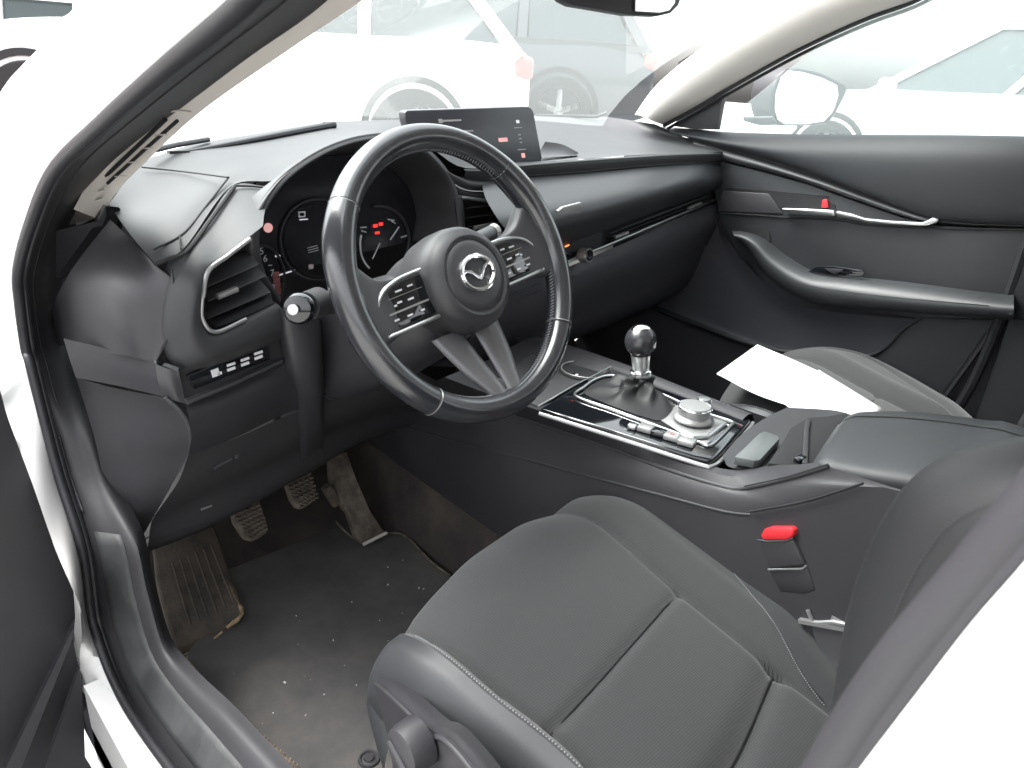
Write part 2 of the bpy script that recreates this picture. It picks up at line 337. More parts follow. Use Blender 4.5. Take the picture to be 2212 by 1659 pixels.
# B pillar seal and trim
bs = rs(UX([(2330, 1000), (2212, 1136), (2100, 1266), (1968, 1415), (1870, 1548), (1784, 1690), (1740, 1770)], -.735), 40)
build('pillar_seal', tube(bs, .0088, 14), 'rubber2' if 'rubber2' in M else 'side', car)
bt = rs(UX([(2330, 980), (2212, 1135), (2100, 1265), (1980, 1420), (1880, 1560), (1800, 1690)], -.742), 30)
bt2 = rs(UX([(2330, 1060), (2212, 1212), (2100, 1340), (1980, 1495), (1860, 1655), (1790, 1745)], -.744), 30)
build('pillar_trim', grid([bt, [a.lerp(b, .5)+V((-.001, -.001, 0)) for a, b in zip(bt, bt2)], bt2, [p+V((.02, -.1, 0)) for p in bt2]]), 'side', car)

# left A pillar trim
ao = [(760, -52), (689, 0), (527, 116), (380, 225), (246, 334), (176, 422), (138, 493)]
ai = [(850, -48), (780, 0), (608, 116), (432, 240), (316, 348), (254, 412), (216, 476)]
xo = [-.600, -.605, -.62, -.64, -.66, -.67, -.678]; xi = [-.570, -.575, -.59, -.61, -.635, -.65, -.665]
AO = [U(a+(-8), b-4, x=c+.001) for (a, b), c in zip(ao, xo)]; AI = [U(a, b, x=c) for (a, b), c in zip(ai, xi)]
m_ = [a.lerp(b, .5)+V((.004, -.012, .004)) for a, b in zip(AO, AI)]
pl = build('pillar_trim', surf([AO, m_, AI, [p+V((-.02, .03, .01)) for p in AI]], 40, 16), 'cream', car)
def pil(px, py, off=.006):
    t = min(max((py+52)/545, 0), 1); x = -.588-.084*t
    return U(px, py, x=x)+V((-off*.7, -off, 0))
build('vent_slot', [tube([pil(362, 257), pil(290, 325), pil(214, 397)], .0022, 8), tube([pil(387, 260), pil(312, 326), pil(237, 394)], .0019, 8)], 'groove', pl)
build('vent_rib', [tube([pil(a-12, b+1, .008), pil(a+15, b, .008)], .0008, 6) for a, b in ((352, 289), (322, 318), (294, 348), (266, 378))], 'cream', pl)
for t_ in ([pil(365, 241, .007), pil(392, 238, .007), pil(418, 241, .007)], [pil(196, 416, .007), pil(232, 408, .007)], [pil(180, 437, .007), pil(228, 426, .007)]): build('trim_edge', tube(t_, .001, 6), 'cream', pl)
build('pillar_foot', plate(UXs([(120, 497, -.70), (212, 478, -.685), (226, 445, -.665), (258, 446, -.645), (256, 486, -.645), (200, 545, -.665), (120, 600, -.70)]), (.01, .02, -.01)), 'rubber', car, bevel=.002)

# right A pillar trim
ro = [(2020, -30), (1961, 0), (1856, 39), (1715, 105), (1575, 183), (1500, 228), (1428, 268)]
ri = [(1800, -80), (1694, 0), (1620, 45), (1530, 105), (1460, 160), (1420, 200), (1385, 250)]
RO = UX(ro, .665); RI = [U(a, b, x=.62) for a, b in ri]
mm = [a.lerp(b, .5)+V((-.018, -.012, .0)) for a, b in zip(RO, RI)]
build('pillar_trim', surf([[p+V((.03, .01, 0)) for p in RO], RO, mm, RI, [p+V((.04, .05, 0)) for p in RI]], 40, 20), 'cream', car)
build('window_seal', [tube(cr([p+V((.012, 0, -.004)) for p in RO], 40), .005, 8), tube(cr([p+V((.03, 0, -.010)) for p in RO], 40), .004, 8)], 'rubber', car)
build('windscreen_edge', tube(UXs([(1677, 0, .70), (1560, 78, .705), (1466, 136, .71)]), .0022, 6), 'groove', car)
# glass
L0 = [p+V((-.01-.03*i/6, .02+.24*i/6, .01)) for i, p in enumerate(AI)]; Rr = [p+V((.03, .04+.08*i/6, .0)) for i, p in enumerate(RI)]
L0 = [V((-.50, -.25, 1.42))]+[L0[0], L0[2], L0[4], L0[6]]+[V((-.68, .62, .98))]
Rr = [V((.56, -.05, 1.47))]+[Rr[0], Rr[2], Rr[4], Rr[6]]+[V((.66, .72, 1.02))]
C0 = [a.lerp(b, .5)+V((0, k, .02)) for a, b, k in zip(L0, Rr, (.12, .18, .22, .30, .34, .30))]
build('windscreen', surf([L0, C0, Rr], 16, 16), 'wglass', car)
build('headliner', [surf([[V((-.56, -.12, 1.44)), V((-.6, -.7, 1.49)), V((-.6, -1.9, 1.47))], [V((0, .05, 1.455)), V((0, -.7, 1.51)), V((0, -1.9, 1.5))], [V((.58, -.12, 1.445)), V((.62, -.7, 1.49)), V((.6, -1.9, 1.47))]], 12, 12),
                    ], 'cream', car)
build('pillar_upper_trim', plate([V((.64, -.75, 1.02)), V((.64, -.62, 1.02)), V((.60, -.62, 1.47)), V((.60, -.75, 1.47))], (.08, 0, 0)), 'cream', car)
build('pillar_upper_trim', plate([V((-.66, -.78, .35)), V((-.66, -.68, .35)), V((-.60, -.72, 1.47)), V((-.60, -.86, 1.47))], (-.08, 0, 0)), 'cream', car)
build('roof_rail_trim', beam((.64, .0, 1.46), (.64, -1.9, 1.48), .06, .04), 'cream', car)
build('roof_rail_trim', beam((-.64, -.2, 1.46), (-.64, -1.9, 1.48), .06, .04), 'cream', car)
# rear bench and parcel shelf behind the front seats
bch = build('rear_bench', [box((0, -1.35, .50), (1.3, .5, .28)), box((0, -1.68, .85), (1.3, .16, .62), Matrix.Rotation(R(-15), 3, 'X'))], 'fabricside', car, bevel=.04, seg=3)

# interior mirror
mr = build('rear_view_mirror', plate([U(a, b, y=.10)+V((0, 0, 0)) for a, b in [(1200, -60), (1216, -2), (1239, 10), (1359, 31), (1425, 34), (1450, 28), (1466, 12), (1474, -10), (1476, -60)]], (.02, .035, 0)), 'rubber', car, bevel=.003)
build('mirror_glass', plate([U(a, b, y=.095) for a, b in [(1374, -55), (1373, 24), (1425, 27), (1446, 22), (1458, 6), (1462, -55)]], (0, .002, 0)), 'mirror', mr)
build('mirror_stalk', tube([U(1350, -50, y=.12), V((0, .20, 1.40)), V((0, .16, 1.46))], .012, 10), 'rubber', mr)

# wiper seen through the glass / cowl edge
build('wiper', [tube(cr(UYs([(380, 333, .56), (470, 317, .58), (560, 300, .61), (650, 283, .64), (722, 270, .66)]), 20), [.0035+.0035*(i/19) for i in range(20)], 8), box(U(386, 334, y=.56), (.03, .012, .012))], 'rubber', car, bevel=0)
for t_ in ([(325, 326, .50), (380, 313, .56), (450, 301, .62)], [(700, 268, .74), (780, 268, .78), (862, 261, .80)], [(1158, 250, .82), (1230, 251, .80), (1289, 252, .75), (1310, 244, .73)]): build('windscreen_seal', tube(UYs(t_), .0042, 8), 'rubber', car)
# ------------------------------------------------------------------ dashboard
dash = build('dashboard', [
    # left corner pad
    surf([UYs([(236, 440, .38), (300, 360, .50), (400, 316, .60), (560, 287, .70), (700, 264, .76)]),
          UYs([(262, 480, .34), (330, 430, .38), (440, 368, .44), (580, 330, .50), (720, 290, .56)]),
          UYs([(300, 530, .27), (368, 478, .29), (468, 392, .36), (596, 360, .38), (728, 308, .40)]),
          UYs([(334, 568, .232), (398, 535, .230), (500, 402, .328), (606, 386, .302), (715, 316, .268)])], 40, 24),
    # hood skin over the binnacle and centre
    surf([UYs([(700, 264, .76), (860, 258, .80), (1000, 256, .82), (1165, 250, .82), (1300, 252, .78), (1415, 268, .52)]),
          UYs([(720, 290, .56), (840, 276, .58), (970, 300, .56), (1170, 300, .55), (1330, 290, .58), (1500, 305, .42)]),
          UYs([(728, 308, .40), (805, 286, .38), (935, 322, .38), (1110, 345, .40), (1340, 324, .40), (1568, 326, .335)]),
          UYs([(715, 316, .268), (780, 294, .274), (910, 309, .300), (1000, 362, .317), (1110, 355, .321), (1250, 344, .323), (1400, 334, .326), (1568, 330, .334)])], 50, 20),
    # brow rim of the binnacle, rolls over from the skin into the tunnel
    ], 'dash', car)
brow = [(590, 662, .30), (556, 606, .275), (541, 545, .262), (545, 490, .258), (566, 440, .258), (603, 390, .26), (652, 350, .262), (712, 317, .264), (780, 296, .27), (850, 291, .28), (905, 309, .295), (950, 348, .305), (978, 388, .31), (991, 430, .31), (998, 480, .31), (985, 545, .31)]
BR = UYs(brow); ctr = U(770, 500, y=.30)
WK = [1, 1, 1, .85, .5, .2, .05, 0, 0, 0, 0, 0, 0, 0, 0, 0]
inn = [p.lerp(ctr, .06) for p in BR]; 
tun = [V((ctr.x+(p.x-ctr.x)*.80, .395, ctr.z+(p.z-ctr.z)*(.70 if p.z > ctr.z else .80))) for p in BR]
out = [p+(p-ctr).normalized()*.002+V((0, .004, 0)) for p in BR]
out2 = [p+V((0, .010, -.004)) for p in BR]
hood = build('instrument_hood', surf([out2, out, BR, inn, [a.lerp(b, .5) for a, b in zip(inn, tun)], tun], 70, 34), 'low', dash)
build('instrument_ring', surf([[p+V((-.006*k, .062*k+.004, -.002)) for p, k in zip(BR[:7], WK)], [p+V((-.005*k, .02*k+.002, 0)) for p, k in zip(BR[:7], WK)], [p+V((-.003*k, -.004*k, 0)) for p, k in zip(BR[:7], WK)], [p+(ctr-p).normalized()*.010*k+V((0, -.006*k, 0)) for p, k in zip(BR[:7], WK)], [p+(ctr-p).normalized()*.018*k+V((0, .006*k, 0)) for p, k in zip(BR[:7], WK)]], 50, 24), 'hub', dash)
# right shoulder of the hood sweeping down to the centre vent
build('hood_shoulder', [bulge(UYs([(924, 345, .33), (965, 372, .33), (1010, 384, .335), (1070, 384, .34)]), UYs([(930, 356, .31), (970, 388, .31), (1010, 410, .315), (1075, 412, .32)]), (0, -.012, .004), 20, 8),
                        bulge(UYs([(930, 360, .318), (970, 391, .318), (1010, 412, .32), (1080, 414, .325)]), UYs([(984, 425, .318), (1000, 430, .32), (1030, 434, .32), (1090, 442, .325)]), (0, -.004, 0), 20, 6)], 'dash', dash)
build('centre_rib', tube(UYs([(989, 425, .305), (994, 460, .303), (996, 500, .303), (990, 545, .305)]), .0075, 10, ry=.006), 'hub', dash)
# seams of the corner pad
build('pad_seam', [seam(UYs([(306, 361, .478), (400, 371, .435), (492, 383, .30)]), .0012), seam(UYs([(494, 383, .345), (445, 445, .30), (395, 505, .255), (332, 539, .245)]), .0013), seam(UYs([(507, 402, .318), (455, 474, .266), (404, 542, .222), (366, 558, .22), (333, 571, .224)]), .0026), seam(UYs([(388, 508, .25), (391, 538, .222)]), .0012), seam(UYs([(507, 401, .318), (545, 402, .308), (582, 406, .294)]), .0016)], 'groove', dash)
# vent pod (left)
vin = [(566, 490, .215), (537, 513, .206), (490, 549, .198), (447, 583, .192), (435, 640, .190), (436, 690, .194), (464, 718, .196), (530, 690, .204), (598, 656, .214)]
vou = [(581, 407, .300), (507, 403, .325), (452, 478, .272), (404, 545, .225), (374, 610, .208), (356, 735, .215), (400, 798, .215), (520, 772, .222), (640, 716, .24)]
VI, VO = UYs(vin), UYs(vou); KB = [0, .05, .15, .5, .9, 1, 1, .9, .8]
pod = build('vent_pod', surf([[p+V((0, .03, 0)) for p in VO], VO, [a.lerp(b, .4)+V((0, -.020*kk, .000)) for a, b, kk in zip(VO, VI, KB)], [a.lerp(b, .75)+V((0, -.016*kk, 0)) for a, b, kk in zip(VO, VI, KB)], VI, [p+V((0, .02, 0)) for p in VI]], 60, 30), 'dash', dash)
# side of the dash
build('dash_side', surf([UXs([(238, 474, -.668), (150, 590, -.70), (110, 680, -.70), (125, 745, -.70)]),
                         UYs([(288, 522, .30), (250, 605, .272), (245, 685, .272), (250, 765, .285)]),
                         UYs([(334, 571, .236), (374, 612, .213), (372, 690, .212), (336, 782, .222)])], 30, 20), 'side', dash)
build('side_seam', seam(UYs([(372, 582, .209), (377, 640, .207), (374, 700, .208), (352, 752, .214), (336, 782, .218)]), .0010), 'groove', dash)
# left vent
lv = build('air_vent', surf([VI, [p+V((0, .035, 0)) for p in VI], [V((p.x*.9+U(500, 610, y=.26).x*.1, .27, p.z*.9+U(500, 610, y=.26).z*.1)) for p in VI]], 50, 10), 'low', car)
build('vent_back', plate([V((p.x, .272, p.z)) for p in VI], (0, .005, 0)), 'groove', lv)
fr = vin[1:]
build('vent_frame', [tube(cr(UYs([(a+3, b+3, c-.004) for a, b, c in vin[1:5]]), 30), .0028, 8), tube(cr(UYs([(a+2, b-1, c-.004) for a, b, c in vin[4:8]]), 30), .0024, 8)], 'satin2', lv)
build('vent_sill', surf([UYs([(466, 708, .200), (530, 683, .206), (590, 655, .214)]), UYs([(452, 690, .25), (520, 662, .25), (585, 632, .25)])], 12, 4), 'hub', lv)
for a, b, c, d, e in ((448, 618, 560, 570, 3), (450, 650, 575, 595, 3), (448, 688, 585, 630, 3)):
    build('vent_slat', plate([U(a, b, y=.225), U(c, d, y=.235), U(c, d+e, y=.235), U(a, b+e, y=.225)], (0, .035, .012)), 'low', lv, bevel=.001)
build('vent_tab', tube(UYs([(470, 641, .212), (512, 624, .214)]), .0042, 8), 'satin2', lv)

# trim band under the pod, wraps round into the switch ledge
build('trim_band', surf([UYs([(137, 731, .40), (240, 755, .30), (334, 780, .221)]), UYs([(150, 775, .40), (248, 800, .30), (345, 820, .215)]), UYs([(164, 816, .40), (262, 835, .30), (358, 858, .216)])], 20, 8), 'side', dash)
build('trim_tip', [surf([UYs([(333, 778, .219), (360, 785, .208), (387, 794, .200)]), UYs([(333, 784, .212), (360, 793, .203), (384, 803, .196)])], 10, 4)], 'chrome', dash)
build('trim_end', surf([UYs([(335, 786, .214), (362, 796, .203), (386, 802, .199)]), UYs([(342, 826, .210), (370, 832, .20), (394, 836, .200)]), UYs([(358, 858, .214), (380, 866, .205), (400, 872, .204)])], 12, 8), 'hub', dash)
# switch row
sw = build('switch_panel', surf([UYs([(388, 796, .212), (480, 775, .222), (600, 722, .235)]), UYs([(394, 835, .212), (490, 805, .222), (608, 757, .235)]), UYs([(402, 868, .205), (500, 832, .215), (612, 783, .228)])], 30, 8), 'low', car)
build('switch_plate', plate(UYs([(404, 812, .208), (572, 746, .222), (585, 776, .222), (420, 842, .208)]), (0, .01, 0)), 'gloss', sw, bevel=.0015)
for k, (a, b) in enumerate(((466, 804), (499, 793), (529, 782), (558, 768))):
    s1, s2 = (b-5, b+5)
    g = [beam(U(a-9, s1+2, y=.2085), U(a+9, s1-4, y=.2085), .0032, .0012, (0, 1, 0)), beam(U(a-8, s2+2, y=.2085), U(a+9, s2-4, y=.2085), .0036, .0012, (0, 1, 0))]
    if k == 0: g = [beam(U(a-9, b+4, y=.2085), U(a+7, b-2, y=.2085), .010, .0012, (0, 1, 0)), beam(U(a+3, b+4, y=.2085), U(a+13, b+1, y=.2085), .0035, .0012, (0, 1, 0))]
    build('switch_symbol', g, 'print', sw)
build('switch_ledge', tube(cr(UYs([(402, 868, .198), (500, 828, .208), (606, 779, .222)]), 20), .0035, 8, ry=.006), 'hub', dash)
# lower side panel + knee bolster
edge = [(356, 858, .214), (392, 892, .206), (412, 935, .212), (404, 985, .25), (370, 1050, .30), (330, 1120, .36), (292, 1185, .41)]
build('side_panel', surf([UXs([(164, 816, -.70), (185, 880, -.70), (205, 950, -.70), (218, 1010, -.70), (228, 1060, -.70), (236, 1130, -.70), (242, 1195, -.70)]),
                          [a.lerp(b, .5)+V((0, -.01, 0)) for a, b in zip(UXs([(164, 816, -.70), (185, 880, -.70), (205, 950, -.70), (218, 1010, -.70), (228, 1060, -.70), (236, 1130, -.70), (242, 1195, -.70)]), UYs(edge))],
                          UYs(edge)], 40, 14), 'side', dash)
build('panel_edge', tube(cr(UYs([(a+1, b, c-.003) for a, b, c in edge[:4]]), 20), [.003]*14+[.0025, .002, .0015, .001, .0008, .0005], 8), 'hub', dash)
kb = [UYs([(400, 874, .206), (500, 836, .216), (605, 788, .230), (660, 770, .24)]),
      UYs([(408, 900, .196), (512, 862, .206), (615, 815, .222), (670, 800, .23)]),
      UYs([(414, 940, .206), (520, 905, .216), (622, 855, .232), (680, 840, .24)]),
      UYs([(408, 985, .250), (520, 940, .255), (625, 890, .262), (720, 870, .27)])]
build('knee_bolster', surf(kb, 30, 20), 'side', dash)
lo = [UYs([(406, 984, .262), (520, 942, .268), (640, 890, .275), (760, 850, .28), (900, 800, .30)]),
      UYs([(385, 1040, .30), (500, 1000, .30), (640, 945, .31), (780, 880, .32), (960, 830, .34)]),
      UYs([(330, 1120, .36), (470, 1060, .36), (650, 970, .37), (800, 900, .39), (1020, 850, .42)]),
      UYs([(290, 1188, .41), (425, 1135, .41), (640, 1020, .43), (800, 935, .45), (1040, 880, .48)]),
      [V((-.70, .72, .56)), V((-.56, .74, .58)), V((-.40, .76, .58)), V((-.25, .76, .60)), V((-.13, .76, .60))]]
lp = build('lower_panel', surf(lo, 30, 24), 'low', car)
build('hood_release', [tube(UYs([(460, 1012, .293), (500, 990, .293)]), .004, 8), lathe([(.001, 0), (.005, .001), (.005, .003), (.001, .004)], U(512, 984, y=.292), (0, -1, 0), 12)], 'side', lp)
build('panel_seam', [seam(UYs([(425, 1052, .33), (500, 1022, .33), (545, 1000, .33)]), .0014), seam(UYs([(300, 1168, .39), (420, 1120, .385), (560, 1050, .385)]), .0016)], 'side', lp)
build('panel_clip', tube(UYs([(236, 1191, .40), (283, 1170, .40)]), .0014, 6), 'satin2', lp)
build('panel_clip', tube(UYs([(434, 1101, .365), (458, 1092, .365)]), .0018, 6), 'satin2', lp)

# column shroud
colm = build('column_cover', [surf([UYs([(600, 668, .222), (604, 720, .222), (616, 790, .225), (640, 860, .250), (650, 990, .36)]), UYs([(616, 668, .195), (624, 730, .195), (640, 800, .202), (655, 865, .235), (662, 990, .35)]), UYs([(684, 690, .195), (688, 750, .195), (692, 810, .202), (690, 870, .235), (690, 970, .35)]), UYs([(692, 690, .24), (697, 750, .24), (700, 815, .25), (700, 890, .28), (700, 985, .38)])], 24, 16)], 'side', dash)
n_w = V((0.03388863, -0.89137677, 0.45199449)).normalized()
wc = V((-.36, .037, .969))
def shroud(h, w, d, off): return wc-n_w*h+V((0, 0, off))
rows = []
for h, w, d in ((.045, .048, .050), (.055, .056, .060), (.10, .064, .070), (.20, .075, .085), (.30, .08, .09)):
    c = wc-n_w*h; upv = V((0, .45, .89)); r_ = []
    for k in range(28):
        a = 2*math.pi*k/28; cx = abs(math.cos(a))**.7*math.copysign(1, math.cos(a)); sx = abs(math.sin(a))**.7*math.copysign(1, math.sin(a))
        r_.append(c+V((1, 0, 0))*(cx*w)+upv*((sx*d*(.62 if sx > 0 else 1.15))-.012))
    rows.append(r_)
g = grid([r+[r[0]] for r in rows])
build('steering_column', g, 'side', dash)

# indicator stalk (left) and wiper stalk (right)
def stalk(a, b, pts_sleeve, nm):
    pass
st = build('indicator_stalk', [tube(UXs([(660, 664, -.545), (700, 655, -.50), (760, 650, -.43)]), [.014, .015, .016], 16)], 'low', car)
build('stalk_ring', tube([U(662, 662, x=-.545), U(690, 650, x=-.52)], .0165, 16), 'side', st)
ax = (U(640, 667, x=-.565)-U(690, 655, x=-.50)).normalized()
build('stalk_end', lathe([(.016, -.012), (.018, -.006), (.018, .004), (.015, .009), (.009, .011)], U(647, 666, x=-.555), ax, 24), 'gloss', st)
build('stalk_mark', lathe([(.001, 0), (.006, 0), (.006, .001), (.001, .0012)], U(640, 667, x=-.560)+ax*.012, ax, 14), 'print', st)
st = build('wiper_stalk', [tube(UYs([(980, 540, .14), (1030, 520, .16), (1062, 503, .17)]), [.012, .0125, .0115], 16)], 'hub', car)
build('stalk_end', lathe([(.0115, -.005), (.012, .004), (.009, .007)], U(1066, 501, y=.17), U(1066, 501, y=.17)-U(1030, 520, y=.16), 20), 'satin2', st)

# instruments
YC = .382
def q(px, py, dy=0): return U(px, py, y=YC-dy)
cl = build('instrument_cluster', plate([V((p.x, YC, p.z)) for p in [V((ctr.x+(p.x-ctr.x)*.81, 0, ctr.z+(p.z-ctr.z)*(.72 if p.z > ctr.z else .81))) for p in BR]], (0, .01, 0)), 'screen', car)
def ring(cx, cy, rx, ry, a0, a1, r, mt, nm='dial_ring', n=40, rot=0):
    pts = []
    for i in range(n):
        a = R(a0+(a1-a0)*i/(n-1)); x, y = rx*math.cos(a), -ry*math.sin(a); x, y = x*math.cos(rot)-y*math.sin(rot), x*math.sin(rot)+y*math.cos(rot)
        pts.append(q(cx+x, cy+y, .003))
    return build(nm, tube(pts, r, 6), mt, cl)
ring(686, 518, 81, 88, 60, 330, .0020, 'side'); ring(686, 518, 70, 80, 0, 359, .0008, 'groove')
ring(566, 605, 49, 74, 95, -75, .0022, 'side'); ring(818, 520, 66, 75, 100, -70, .0030, 'side')
def dot(px, py, w, h, mt, nm='symbol', ang=0):
    c = q(px, py, .002); return build(nm, box(c, (w, .0012, h), Matrix.Rotation(R(ang), 3, 'Y')), mt, cl, bevel=.0003)
o_ = q(579, 492, .002); build('warning_lamp', lathe([(.001, 0), (.0070, 0), (.0070, .001), (.001, .001)], o_, (0, -1, 0), 24), 'pinkglow', cl)
dot(652, 463, .012, .009, 'print'); dot(652, 463, .008, .005, 'screen'); dot(656, 474, .014, .0018, 'whiteglow')
for i in range(3): dot(675+i, 533+i*5, .018, .0010, 'print', ang=-8)
dot(672, 576, .008, .007, 'dimglow')
for a, b, s in ((565, 543, '5'), (573, 559, '6'), (584, 573, ''), (588, 590, '7'), (596, 608, ''), (590, 622, '8')):
    if s: text('numeral', s, .014, q(a, b, .003), (1, 0, .1), (0, 0, 1), 'print', cl)
    else: dot(a, b, .006, .0015, 'print', 'tick')
dot(600, 553, .008, .003, 'whiteglow'); dot(620, 589, .026, .0022, 'whiteglow', 'needle', ang=-10)
for i in range(4): dot(596+i*1.5, 594+i*12, .010, .010, 'tail', 'red_zone', ang=4)
dot(811, 488, .009, .0055, 'redglow', 'warning_lamp'); dot(823, 484, .008, .0055, 'redglow', 'warning_lamp'); dot(815, 503, .009, .0045, 'redglow', 'warning_lamp')
ring(820, 528, 42, 60, 160, 238, .0018, 'print', 'gauge_arc', 20)
build('needle', tube([q(805, 559, .004), q(821, 525, .004)], .0011, 6), 'print', cl); build('needle', tube([q(843, 518, .004), q(862, 490, .004)], .0013, 6), 'print', cl)
for a, b, w_, an in ((785, 491, .012, 0), (786, 500, .010, 20), (845, 475, .014, 12), (850, 480, .010, 30), (872, 511, .012, -10)): dot(a, b, w_, .002, 'print', 'tick', an)

# centre display
P0, P1, P2 = V((-.184, .402, 1.136)), U(1150, 230, y=.388), U(1172, 346, y=.372)
P3 = P0+(P2-P1)
ex = (P1-P0); ez = (P2-P1)
def sp_(u, v, w=0): return P0+ex*u+ez*v+V((.03, -1, .12)).normalized()*w
disp = build('centre_display', plate([sp_(.02, 0), sp_(.96, 0), sp_(.99, .04), sp_(1, .12), sp_(1.0, .97), sp_(.98, 1.02), sp_(.0, 1.02), sp_(-.01, .14), sp_(0, .03)], (.0, .018, .0)), 'tft', car, bevel=.0012, seg=2)
def bar(u, v, w_, h_, mt, nm='display_mark'):
    build(nm, plate([sp_(u-w_/2, v-h_/2, .0006), sp_(u+w_/2, v-h_/2, .0006), sp_(u+w_/2, v+h_/2, .0006), sp_(u-w_/2, v+h_/2, .0006)], (0, .0005, 0)), mt, disp)
bar(.32, .19, .14, .03, 'dimglow'); bar(.235, .19, .03, .07, 'dimglow'); bar(.42, .38, .09, .025, 'dimglow')
bar(.69, .57, .075, .07, 'pinkglow'); bar(.845, .26, .026, .055, 'whiteglow'); bar(.838, .37, .07, .014, 'dimglow'); bar(.832, .77, .07, .014, 'dimglow')
bar(.835, .88, .030, .085, 'pinkglow')
for i in range(3): bar(.838, .5+i*.07, .02, .02, 'dimglow')
build('display_foot', box((-.03, .43, 1.045), (.12, .05, .05)), 'low', disp, bevel=.01)
build('tray', bulge(UYs([(1178, 306, .42), (1215, 312, .42), (1250, 330, .40)]), UYs([(1172, 340, .37), (1210, 338, .37), (1250, 336, .37)]), (0, .01, -.006), 12, 6), 'side', dash)

# ---- passenger side of the dashboard
lip = bulge(UYs([(1000, 366, .315), (1060, 366, .318), (1110, 356, .320), (1250, 345, .322), (1400, 335, .325), (1500, 331, .328), (1566, 331, .332)]),
            UYs([(1000, 390, .325), (1060, 392, .322), (1112, 381, .318), (1250, 371, .317), (1400, 357, .318), (1500, 351, .324), (1568, 348, .338)]), (0, -.006, .006), 40, 12)
build('dash_lip', lip, 'dash', dash)
build('dash_lip_end', lathe([(.0, .004), (.010, .002), (.012, -.01)], U(1566, 340, y=.334), (1, -.1, 0), 16), 'dash', dash)
build('lip_seam', [seam(UYs([(1080, 363, .312), (1250, 349, .3135), (1400, 339, .3155), (1500, 334, .318), (1560, 333, .324)]), .0007), seam(UYs([(1060, 391, .320), (1112, 382, .316), (1250, 372, .315), (1400, 358, .316), (1500, 352, .322), (1568, 349, .337)]), .0016)], 'groove', dash)
ct = UYs([(1040, 392, .324), (1112, 383, .320), (1250, 373, .319), (1400, 359, .320), (1500, 353, .326), (1560, 352, .344)])
c1 = UYs([(1050, 430, .270), (1120, 425, .268), (1250, 405, .269), (1400, 385, .279), (1500, 373, .304), (1578, 368, .338)])
c2 = UYs([(1080, 480, .224), (1150, 470, .224), (1265, 445, .228), (1400, 415, .248), (1500, 395, .288), (1578, 384, .335)])
c3 = UYs([(1110, 520, .232), (1180, 505, .232), (1290, 475, .238), (1410, 440, .262), (1500, 412, .300), (1572, 396, .337)])
c4 = UYs([(1120, 560, .335), (1195, 538, .335), (1300, 500, .335), (1415, 458, .338), (1510, 424, .34), (1560, 405, .345)])
build('padded_trim', surf([ct, c1, c2, c3, c4], 50, 26), 'leather', dash)
# small sticker / badge on the pad
bd = [U(a, b, y=.2225) for a, b in [(1206, 455), (1217, 447), (1256, 437), (1262, 455), (1250, 462), (1217, 471), (1207, 464)]]
build('badge', plate(bd, (0, .006, 0)), 'satin2', dash, bevel=.0008)
# vent band
vb = surf([UYs([(1120, 560, .345), (1195, 538, .345), (1300, 500, .345), (1415, 458, .348), (1545, 407, .35)]), UYs([(1120, 610, .345), (1200, 580, .345), (1300, 538, .345), (1415, 492, .348), (1550, 440, .35)])], 30, 6)
pv = build('air_vent', vb, 'groove', car)
for k in range(4):
    t = k/4+.14
    a0, a1 = (1312, 500), (1525, 420); b0, b1 = (1312, 532), (1532, 446)
    pa = (a0[0]+(b0[0]-a0[0])*t, a0[1]+(b0[1]-a0[1])*t); pb = (a1[0]+(b1[0]-a1[0])*t, a1[1]+(b1[1]-a1[1])*t)
    build('vent_slat', beam(U(*pa, y=.342), U(*pb, y=.344), .022, .0018, (0, .3, 1)), 'door', pv)
for (a, b) in ((1342, 507), (1500, 444)):
    build('vent_tab', tube([U(a-14, b+6, y=.333), U(a+14, b-5, y=.333)], .004, 8), 'satin2', pv)
build('control_panel', surf([UYs([(1120, 560, .34), (1195, 534, .338), (1300, 496, .338)]), UYs([(1120, 606, .34), (1200, 577, .338), (1300, 536, .338)])], 10, 4), 'low', dash)
build('button', box(U(1232, 551, y=.336), (.04, .006, .012), Matrix.Rotation(R(0), 3, 'Y')), 'gloss', dash, bevel=.002)
build('button', box(U(1208, 560, y=.336), (.02, .006, .010)), 'gloss', dash, bevel=.002)
build('indicator_light', box(U(1225, 531, y=.332), (.012, .003, .003), Matrix.Rotation(R(-12), 3, 'Y')), 'orange', dash, bevel=.001)
stp = UYs([(1140, 600, .325), (1200, 576, .325), (1300, 535, .327), (1400, 493, .33), (1480, 459, .334), (1546, 431, .34)])
build('chrome_strip', tube(rs(stp, 30), .0034, 10, ry=.003), 'satin', dash)
build('strip_end', tube(cr(UYs([(1546, 431, .34), (1556, 415, .343), (1558, 400, .346)]), 10), .003, 8), 'satin2', dash)
kx = U(1263, 551, y=.318)
kn = build('climate_knob', lathe([(.001, -.012), (.014, -.012), (.0155, -.009), (.0155, .006), (.012, .012)], kx, (-.1, 1, -.15), 30), 'satin2', car)
build('knob_cap', lathe([(.001, -.0145), (.010, -.0140), (.0115, -.012), (.0115, -.010)], kx, (-.1, 1, -.15), 24), 'gloss', kn)
gb = [UYs([(1110, 625, .335), (1200, 588, .335), (1300, 546, .335), (1400, 503, .338), (1550, 438, .345)]),
      UYs([(1110, 660, .325), (1205, 622, .325), (1310, 580, .325), (1410, 535, .328), (1556, 465, .338)]),
      UYs([(1110, 720, .345), (1215, 670, .345), (1330, 625, .345), (1430, 575, .35), (1566, 500, .36)]),
      UYs([(1110, 790, .42), (1225, 740, .42), (1345, 690, .42), (1450, 640, .43), (1580, 560, .44)]),
      [V((.02, .72, .55)), V((.20, .72, .55)), V((.36, .72, .55)), V((.5, .72, .55)), V((.70, .72, .55))]]
gl = build('glovebox', surf(gb, 36, 24), 'glove', car)
